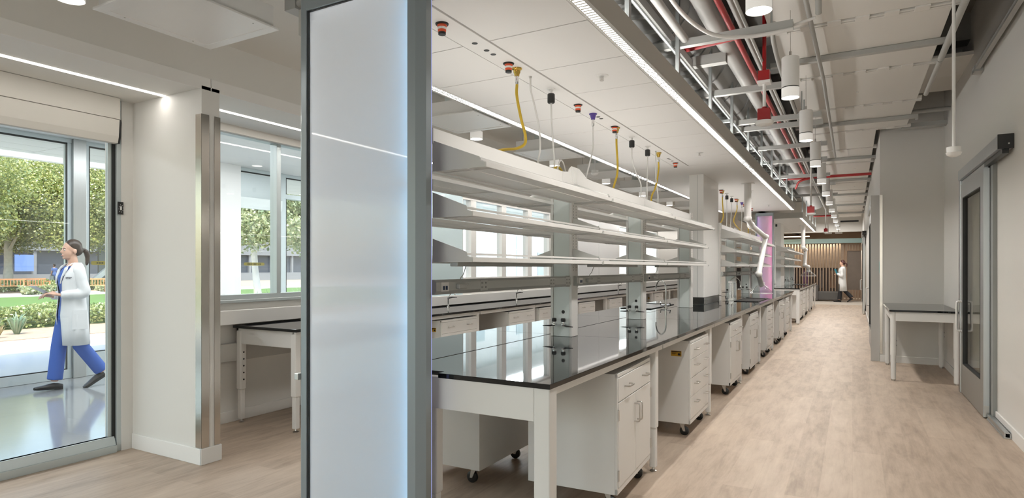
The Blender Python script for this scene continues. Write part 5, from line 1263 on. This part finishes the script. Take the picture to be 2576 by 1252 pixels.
def shoe(t, heel, toe, name='shoe', mat=SHOE):
    h = Vector(heel); e = Vector(toe); d = (e-h); L = d.length; d.normalize(); s = Vector((0, 0, 1)).cross(d).normalized(); u = d.cross(s).normalized()
    prof = [(-0.015, 0.026, 0.040, 0.035), (0.03, 0.034, 0.052, 0.052), (0.08, 0.036, 0.055, 0.066), (0.13, 0.037, 0.045, 0.060), (0.19, 0.043, 0.030, 0.045), (0.235, 0.038, 0.024, 0.034), (0.262, 0.018, 0.016, 0.024)]
    rings = []
    for (x, w, hh, top) in prof:
        c = h+d*(x*L/0.25)+u*(0.012+hh*0.5)
        rings.append([tuple(c+s*(w*math.cos(a))+u*(hh*0.62*math.sin(a))) for a in [2*PI*k/16 for k in range(16)]])
    o = MB().loft(rings).build(name, mat, t, world=False)
    m = MB(); r2 = []
    for (x, w, hh, top) in prof:
        c = h+d*(x*L/0.25)
        r2.append([tuple(c+s*w*1.08+u*0.022), tuple(c-s*w*1.08+u*0.022), tuple(c-s*w*1.04), tuple(c+s*w*1.04)])
    m.loft(r2, smooth=False).build('sole', SOLE, o, world=False)
def person(label, loc, rz, J, coat=True, top=SCRUB, pants=SCRUB, hair=HAIRD, vox=0.0065, group=None, hold=True, tail=True, coatlen=0.515, faced=True, shoemat=SHOE):
    t = thing('person', label, 'person', (0, 0, 0), group); t['_o'] = (0., 0., 0.)
    b = MB()
    b.loft([ring(0.80, 0.10, 0.075), ring(0.86, 0.150, 0.098), ring(0.93, 0.160, 0.105, -0.01), ring(1.02, 0.138, 0.090), ring(1.10, 0.125, 0.085), ring(1.20, 0.135, 0.095, 0.008), ring(1.29, 0.148, 0.105, 0.012), ring(1.37, 0.155, 0.085), ring(1.42, 0.11, 0.066, -0.012), ring(1.45, 0.06, 0.052, -0.012)])
    b.tube([(0, -0.018, 1.40), (0, -0.012, 1.47), (0, 0.004, 1.56)], [0.060, 0.050, 0.050], 16)
    b.ell((0, -0.004, 1.635), 0.072, 0.092, 0.092, 24, 16)                       # skull
    b.ell((0, 0.036, 1.585), 0.058, 0.062, 0.082, 20, 14)                        # face
    b.ell((0, 0.030, 1.535), 0.046, 0.060, 0.040, 18, 10)                        # jaw
    b.ell((0, 0.078, 1.520), 0.018, 0.018, 0.016, 12, 8)                         # chin
    b.tube([(0, 0.088, 1.622), (0, 0.102, 1.600), (0, 0.111, 1.587), (0, 0.097, 1.576)], [0.007, 0.0085, 0.0105, 0.009], 10)  # nose
    b.ell((0, 0.083, 1.632), 0.042, 0.014, 0.010, 14, 8)                         # brow
    b.ell((0, 0.090, 1.548), 0.022, 0.010, 0.011, 12, 8)                         # mouth
    for s in (-1, 1): b.ell((s*0.072, -0.006, 1.592), 0.009, 0.018, 0.029, 12, 8)  # ears
    for s, k in ((-1, 'L'), (1, 'R')):
        sh, el, wr = [Vector(J[q+k]) for q in ('sh', 'el', 'wr')]
        b.tube([(0.10*s, -0.005, 1.385), sh, sh*0.6+el*0.4, el, el*0.6+wr*0.4, wr], [0.05, 0.052, 0.045, 0.036, 0.036, 0.025], 12)
        hand(b, wr, J['pm'+k], J['fd'+k], J['hu'+k], J['hs'+k], 1.0)
        hp, kn, an = [Vector(J[q+k]) for q in ('hp', 'kn', 'an')]
        b.tube([hp, hp*0.55+kn*0.45, kn, kn*0.6+an*0.4, an], [0.085, 0.078, 0.054, 0.054, 0.036], 12)
    remesh(b.build('body', SKIN, t, world=False), vox, 2, 0.4)
    p = MB()
    p.loft([ring(0.80, 0.11, 0.085), ring(0.86, 0.165, 0.112), ring(0.94, 0.170, 0.118), ring(1.02, 0.148, 0.102)])
    for k in 'LR':
        hp, kn, an = [Vector(J[q+k]) for q in ('hp', 'kn', 'an')]
        e = an+(kn-an).normalized()*0.02
        p.tube([hp+V(0, 0, 0.03), hp*0.55+kn*0.45, kn, kn*0.5+an*0.5, e], [0.100, 0.096, 0.078, 0.076, 0.076], 18)
    remesh(p.build('trousers', pants, t, world=False), 0.010, 4)
    c = MB()
    c.loft([ring(0.80, 0.172, 0.128), ring(0.92, 0.176, 0.124), ring(1.02, 0.155, 0.108), ring(1.12, 0.145, 0.102, 0.004), ring(1.22, 0.152, 0.114, 0.012), ring(1.30, 0.165, 0.120, 0.012), ring(1.37, 0.168, 0.098), ring(1.425, 0.115, 0.074, -0.012)])
    if not coat:
        for k in 'LR':
            sh, el = Vector(J['sh'+k]), Vector(J['el'+k]); c.tube([sh*0.8+V(0, 0, 1.38)*0.2, sh, sh*0.4+el*0.6], [0.065, 0.066, 0.064], 14)
    remesh(c.build('shirt', top, t, world=False), 0.010, 3)
    if coat:
        g = MB(); n = coatlen
        g.loft([cring(1.462, 0.074, 0.070, -0.022, 62), cring(1.440, 0.105, 0.082, -0.022, 52), cring(1.405, 0.168, 0.100, -0.014, 42), cring(1.34, 0.192, 0.126, 0.0, 33), cring(1.24, 0.182, 0.134, 0.006, 24), cring(1.12, 0.172, 0.126, 0.0, 17),
                cring(1.00, 0.185, 0.130, 0.0, 15), cring(0.86, 0.205, 0.143, 0.0, 14), cring(0.70, 0.210, 0.142, -0.012, 13), cring(n, 0.218, 0.142, -0.022, 13)], closed=False)
        co = g.build('lab_coat', COAT, t, world=False)
        so = co.modifiers.new('Solidify', 'SOLIDIFY'); so.thickness = 0.006
        for k in 'LR':
            sh, el, wr = [Vector(J[q+k]) for q in ('sh', 'el', 'wr')]
            sl = MB().tube(spline([sh*0.82+V(0, 0, 1.37)*0.18, sh, sh*0.5+el*0.5, el, el*0.45+wr*0.55, wr], 4), [0.052]*4+[0.061]*4+[0.058]*5+[0.056]*3+[0.051]*3+[0.044]*2, 20)
            remesh(sl.build('sleeve', COAT, t, world=False), 0.011, 3)
        # turned-down collar and lapels
        for s in (-1, 1):
            l = MB().quad([(s*0.078, 0.020, 1.462), (s*0.090, 0.072, 1.425), (s*0.118, 0.096, 1.375), (s*0.088, 0.128, 1.300), (s*0.060, 0.138, 1.225), (s*0.052, 0.126, 1.29), (s*0.058, 0.092, 1.40)])
            lo = l.build('lapel', COAT, co, world=False); q = lo.modifiers.new('Solidify', 'SOLIDIFY'); q.thickness = 0.010; q.offset = 0
        cl = MB().loft([[(0.072*math.sin(a), -0.022+0.070*math.cos(a), z) for a in [math.radians(65+(230)*k/20) for k in range(21)]] for z in (1.435, 1.466)], closed=False)
        cl.loft([[((0.072+d)*math.sin(a), -0.022+(0.070+d)*math.cos(a), z) for a in [math.radians(65+(230)*k/20) for k in range(21)]] for z, d in ((1.466, 0.0), (1.432, 0.026))], closed=False)
        q = cl.build('collar', COAT, co, world=False).modifiers.new('Solidify', 'SOLIDIFY'); q.thickness = 0.005
        if faced:
            m = MB().quad([(-0.2195, -0.075, 0.70), (-0.192, 0.075, 0.70), (-0.186, 0.07, 0.92), (-0.211, -0.07, 0.92)])
            q = m.build('pocket', COAT, co, world=False).modifiers.new('Solidify', 'SOLIDIFY'); q.thickness = 0.008; q.offset = 0
            m = MB()
            for i, (z, ww) in enumerate(((1.292, (0.012, 0.016, 0.008, 0.014)), (1.280, (0.016, 0.010, 0.018)))):
                a = 40
                for w in ww:
                    th = math.radians(a); a2 = a+w/0.16*57.3
                    P = [(-(0.193)*math.sin(math.radians(q_)), 0.003+0.139*math.cos(math.radians(q_))) for q_ in (a, a2)]
                    m.quad([(P[0][0], P[0][1], z), (P[1][0], P[1][1], z), (P[1][0], P[1][1], z+0.007), (P[0][0], P[0][1], z+0.007)]); a = a2+1.5
            m.build('embroidery', pbr('thread_dark', (0.05, 0.05, 0.07), 0.8), co, world=False)
    h = MB().ell((0, -0.015, 1.654), 0.0775, 0.090, 0.088, 24, 16).ell((0, -0.046, 1.612), 0.075, 0.066, 0.072, 20, 12)
    if tail: h.tube(spline([(0, -0.095, 1.625), (0, -0.135, 1.610), (0, -0.158, 1.56), (0, -0.160, 1.50), (0, -0.150, 1.43)], 4), [0.022]*3+[0.026]*2+[0.036]*5+[0.030]*3+[0.024]*2+[0.018]+[0.006], 12, flat=0.8)
    remesh(h.build('hair', hair, t, world=False), 0.007, 3)
    if faced:
        for s in (-1, 1):
            e = MB().ell((s*0.030, 0.083, 1.610), 0.013, 0.010, 0.0075, 14, 8).build('eye', EYEW, t, world=False)
            MB().ell((s*0.031, 0.090, 1.610), 0.0055, 0.0040, 0.0055, 10, 6).build('iris', HAIRD, e, world=False)
            MB().tube([(s*0.015, 0.097, 1.6315), (s*0.032, 0.095, 1.6335), (s*0.049, 0.081, 1.628)], [0.002, 0.003, 0.0015], 8).build('eyebrow', hair, t, world=False)
        MB().ell((0, 0.098, 1.5465), 0.021, 0.0055, 0.0065, 14, 8).build('lips', LIP, t, world=False)
        if tail: MB().ell((0, -0.118, 1.615), 0.020, 0.012, 0.022, 14, 8).build('hair_tie', EYEW, t, world=False)
    for k in 'LR': shoe(t, J['he'+k], J['to'+k], mat=shoemat)
    t.location = loc; t.rotation_euler = (0, 0, rz); t['_o'] = tuple(loc)
    return t
JW = dict(shL=(-.160, -.008, 1.378), elL=(-.205, -.050, 1.115), wrL=(-.125, .155, 1.095), pmL=(-.100, .215, 1.110), fdL=(.45, .85, .25), huL=(-.35, -.25, .9), hsL=1,
          shR=(.160, -.008, 1.378), elR=(.205, -.045, 1.115), wrR=(.115, .150, 1.075), pmR=(.095, .205, 1.085), fdR=(-.45, .85, .2), huR=(.35, -.25, .9), hsR=-1,
          hpL=(-.082, 0, .90), knL=(-.085, -.055, .50), anL=(-.085, -.285, .165), heL=(-.085, -.305, .105), toL=(-.085, -.105, -.005),
          hpR=(.082, 0, .90), knR=(.080, .100, .505), anR=(.075, .145, .095), heR=(.075, .085, .0), toR=(.08, .33, .022))
PW = (-7.95, 3.690, 0.0)
person('woman in a white lab coat and blue scrubs walking past the glass, holding a tablet', PW, PI-math.radians(4), JW)
tb = thing('tablet', 'thin grey tablet held by the walking woman in blue scrubs', 'tablet', (PW[0], PW[1]-0.29, 1.14))
R = Matrix.Rotation(PI-math.radians(4), 3, 'Z'); Rt = Matrix.Rotation(math.radians(32), 3, 'X')
def tabpt(x, y, z): return tuple(R @ (Rt @ Vector((x, y, z))+Vector((0.0, 0.275, 1.135)))+Vector(PW))
def tabbox(x0, x1, y0, y1, z0, z1):
    m = MB().box(x0, x1, y0, y1, z0, z1); m.v = [tabpt(*v) for v in m.v]; return m
tabbox(-0.088, 0.088, -0.075, 0.125, -0.004, 0.004).build('case', pbr('tablet_grey', (0.30, 0.31, 0.33), 0.35), tb, 0.003)
tabbox(-0.080, 0.080, -0.066, 0.116, 0.004, 0.0045).build('screen', pbr('tablet_black', (0.02, 0.02, 0.025), 0.1), tb)
JF = dict(JW); JF.update(wrL=(-.06, .17, 1.16), pmL=(-.02, .20, 1.17), elL=(-.21, -.02, 1.08), fdL=(.9, .35, .1), wrR=(.10, .20, 1.14), pmR=(.06, .23, 1.15), elR=(.21, -.03, 1.08), fdR=(-.8, .5, .2),
          knL=(-.08, .06, .49), anL=(-.08, .10, .09), heL=(-.08, .05, .0), toL=(-.08, .30, .0), knR=(.08, -.06, .48), anR=(.08, -.34, .18), heR=(.08, -.36, .12), toR=(.08, -.18, .0))
PF = (-0.36, 28.6, 0.004)
person('woman in long white coat and black trousers walking with a teal folder', PF, math.radians(80), JF, top=COAT, pants=BLK, hair=HAIRR, vox=0.009, coatlen=0.46, faced=False, shoemat=BLK)
R2 = Matrix.Rotation(math.radians(80), 3, 'Z')
m = MB().box(-0.16, 0.16, 0.20, 0.215, 1.12, 1.36); Rf = Matrix.Rotation(math.radians(-22), 3, 'X')
m.v = [tuple(R2 @ (Rf @ (Vector(v)-Vector((0, .21, 1.24)))+Vector((0, .225, 1.25)))+Vector(PF)) for v in m.v]
single(m, 'folder', pbr('folder_teal', (0.02, 0.22, 0.30), 0.5), 'teal folder held by the woman before the slat screen', 'folder', bevel=0.002)
JS = dict(JW); JS.update(elL=(-.22, -.02, 1.12), wrL=(-.21, .06, .88), pmL=(-.21, .08, .80), fdL=(0, .1, -1), huL=(-1, 0, 0), elR=(.22, -.02, 1.12), wrR=(.21, .06, .88), pmR=(.21, .08, .80), fdR=(0, .1, -1), huR=(1, 0, 0),
          knL=(-.085, .01, .49), anL=(-.085, -.02, .09), heL=(-.085, -.07, 0), toL=(-.1, .18, 0), knR=(.085, .01, .49), anR=(.085, -.02, .09), heR=(.085, -.07, 0), toR=(.1, .18, 0))
person('person in a blue shirt and dark trousers standing far off in the garden', (-50.5, 22.3, 0), 1.9, JS, coat=False, top=pbr('shirt_blue', (0.16, 0.26, 0.62), 0.8), pants=pbr('trousers_slate', (0.10, 0.13, 0.20), 0.8), vox=0.012, tail=False, faced=False)
person('person in a white shirt standing far off in the garden, beside the one in blue', (-49.0, 23.0, 0), 1.2, JS, coat=False, top=pbr('shirt_white', (0.8, 0.8, 0.8), 0.8), pants=pbr('trousers_tan', (0.35, 0.25, 0.18), 0.8), vox=0.012, tail=False, faced=False)
# ------------------------------------------------------------------ light
WARM = (1.0, 0.965, 0.915)
# linear lamps inside the cloud slots
SLOT = 14.0
for (x, y0, y1) in ((-1.1675, 2.42, 14.86), (-1.1675, 17.4, 24.05)):
    area('slot_lamp', (x, (y0+y1)/2, 2.7465), 0.024, y1-y0, SLOT*(y1-y0), WARM)
area('slot_lamp', (-2.6485, 8.64, 2.7465), 0.024, 12.4, 5.5*12.4, (0.93, 0.97, 1.0))
# pendant lamps
for (x, y) in dl:
    area('pendant_lamp', (x, y, 2.7195), 0.108, 0.108, 15.0 if x > -1 else 4.0, WARM, shape='DISK', spread=math.radians(155))
# linear lamps in the soffit along the windows
for k, (y0, y1) in enumerate(((-5.5, 2.69), (2.85, 26.0))):
    lt = thing('linear_light', ['linear ceiling light in the soffit above the glass door wall', 'linear ceiling light in the soffit along the lab windows'][k], 'linear light', (-4.475, (y0+y1)/2, 2.678), 'linear soffit lights')
    MB().box(-4.495, -4.455, y0, y1, 2.680, 2.6828).build('lens', LEDW, lt)
    area('soffit_lamp', (-4.475, (y0+y1)/2, 2.6795), 0.036, y1-y0, (0.9, 5.0)[k]*(y1-y0), WARM)
# added uplights out of view, brightening the ceilings: on topmost shelves and cloud edge
def uplight(x, y0, y1, z, pw, label, tilt=0.0, grp='added uplights'):
    t = thing('added_uplight', label, 'added uplight', (x, (y0+y1)/2, z), grp)
    MB().box(x-0.02, x+0.02, y0, y1, z, z+0.012).build('housing', WHITE, t)
    area('added_uplight_lamp', (x, (y0+y1)/2, z+0.016), 0.03, y1-y0, pw*(y1-y0), WARM, rot=(PI, tilt, 0))
for (a, b, nm) in bays:
    for sx, sn in ((-1.57, 'corridor side'), (-2.166, 'window side')):
        uplight(sx, a+0.05, b-0.05, 1.894, 1.15 if sx > -2 else 2.4, 'slim white added uplight on the topmost %s shelf, %s' % (sn, nm), 0.0 if sx > -2 else -0.5)
for k, (a, b) in enumerate(((2.5, 8.6), (8.7, 14.8), (17.5, 24.0))):
    uplight(-1.20, a, b, 2.8425, 4.0, 'slim white added uplight on top of the cloud edge, %s length from the lit panel' % ORD[k], 0.5)
# lobby: fill lamps without fixtures, added to brighten the windows, and warm wash behind the slat screen
area('lobby_fill', (-7.0, 3.0, 3.04), 0.5, 10.0, 190, (0.97, 0.98, 1.0))
area('lobby_fill', (-7.0, 15.5, 3.04), 0.5, 12.0, 700, (0.95, 0.98, 1.0))
# fill lamp added outside the added back window, brightening camera-facing surfaces
area('back_fill_lamp', (-1.1, -6.25, 1.9), 3.6, 3.1, 115, (1.0, 0.98, 0.96), rot=(PI/2, 0, 0))
wl = thing('cove_light', 'warm cove light above the teal beam at the end of the passage', 'cove light', (-2.6, 29.3, 2.72))
MB().box(-4.6, -1.62, 29.25, 29.33, 2.76, 2.80).build('lens', emitter('cove_warm', (1.0, 0.80, 0.58), 5.0), wl)
area('cove_lamp', (-2.4, 30.85, 2.585), 3.9, 0.06, 30, (1.0, 0.86, 0.70), rot=(math.radians(12), 0, 0))
area('screen_lamp', (0.0, 31.5, 2.6), 0.5, 0.5, 30, (1.0, 0.86, 0.7))
area('passage_lamp', (-1.0, 27.2, 3.3), 1.2, 0.4, 90, WARM)
# light strips inside the edge-lit panels
area('panel_led', (-1.8145, 2.270, 1.40), 2.54, 0.024, 170, (0.24, 0.60, 1.0), rot=(0, PI/2, 0))
area('panel_led', (-2.458, 2.270, 1.40), 2.54, 0.020, 40, (1.0, 0.98, 0.97), rot=(0, -PI/2, 0))
area('panel_led', (-2.14, 2.270, 2.729), 0.60, 0.024, 240, (1.0, 0.98, 0.97))
area('panel_led', (-1.602, 14.982, 1.33), 2.46, 0.03, 26, (1.0, 0.18, 0.50), rot=(0, PI/2, 0))
area('panel_led', (-1.904, 14.982, 1.33), 2.46, 0.03, 14, (0.62, 0.40, 1.0), rot=(0, -PI/2, 0))
# sun and sky
sun = bpy.data.lights.new('sun', 'SUN'); sun.energy = 6.5; sun.angle = math.radians(0.6); sun.color = (1.0, 0.95, 0.86)
so = bpy.data.objects.new('sun', sun); COL.objects.link(so); so.location = (20, -10, 40)
so.rotation_euler = Vector((-0.35, 0.22, -1.0)).to_track_quat('-Z', 'Y').to_euler()
w = bpy.data.worlds.new('sky'); SC.world = w; w.use_nodes = True
nt = w.node_tree; nt.nodes.clear()
wo = nt.nodes.new('ShaderNodeOutputWorld'); bg = nt.nodes.new('ShaderNodeBackground'); sk = nt.nodes.new('ShaderNodeTexSky')
sk.sky_type = 'NISHITA'; sk.sun_disc = False; sk.sun_elevation = math.radians(65); sk.sun_rotation = math.radians(120); sk.air_density = 1.6; sk.dust_density = 2.5; sk.ozone_density = 1.0
nt.links.new(sk.outputs[0], bg.inputs[0]); bg.inputs[1].default_value = 0.55; nt.links.new(bg.outputs[0], wo.inputs[0])

# ------------------------------------------------------------------ camera
F_PX = 1530.7
cam = bpy.data.cameras.new('camera'); cam.sensor_width = 36.0; cam.lens = 36.0*F_PX/2576.0
cam.shift_x = 0.0; cam.shift_y = (674.4-626.0)/2576.0; cam.clip_start = 0.05; cam.clip_end = 400
co = bpy.data.objects.new('camera', cam); COL.objects.link(co)
co.location = (0, 0, 1.40); co.rotation_euler = (PI/2, 0, math.radians(29.2225))
SC.camera = co
SC.view_settings.view_transform = 'Standard'; SC.view_settings.look = 'None'; SC.view_settings.gamma = 1.0; SC.view_settings.use_curve_mapping = False
SC.view_settings.exposure = 0.17
cy = SC.cycles
cy.max_bounces = 9; cy.diffuse_bounces = 5; cy.glossy_bounces = 4; cy.transmission_bounces = 4; cy.transparent_max_bounces = 12
cy.sample_clamp_indirect = 3.0; cy.sample_clamp_direct = 0.0; cy.caustics_reflective = False; cy.caustics_refractive = False; cy.blur_glossy = 0.5
cy.use_adaptive_sampling = True; cy.adaptive_threshold = 0.025; cy.use_denoising = True; cy.use_light_tree = True
for o in bpy.data.objects:
    if '_o' in o: del o['_o']
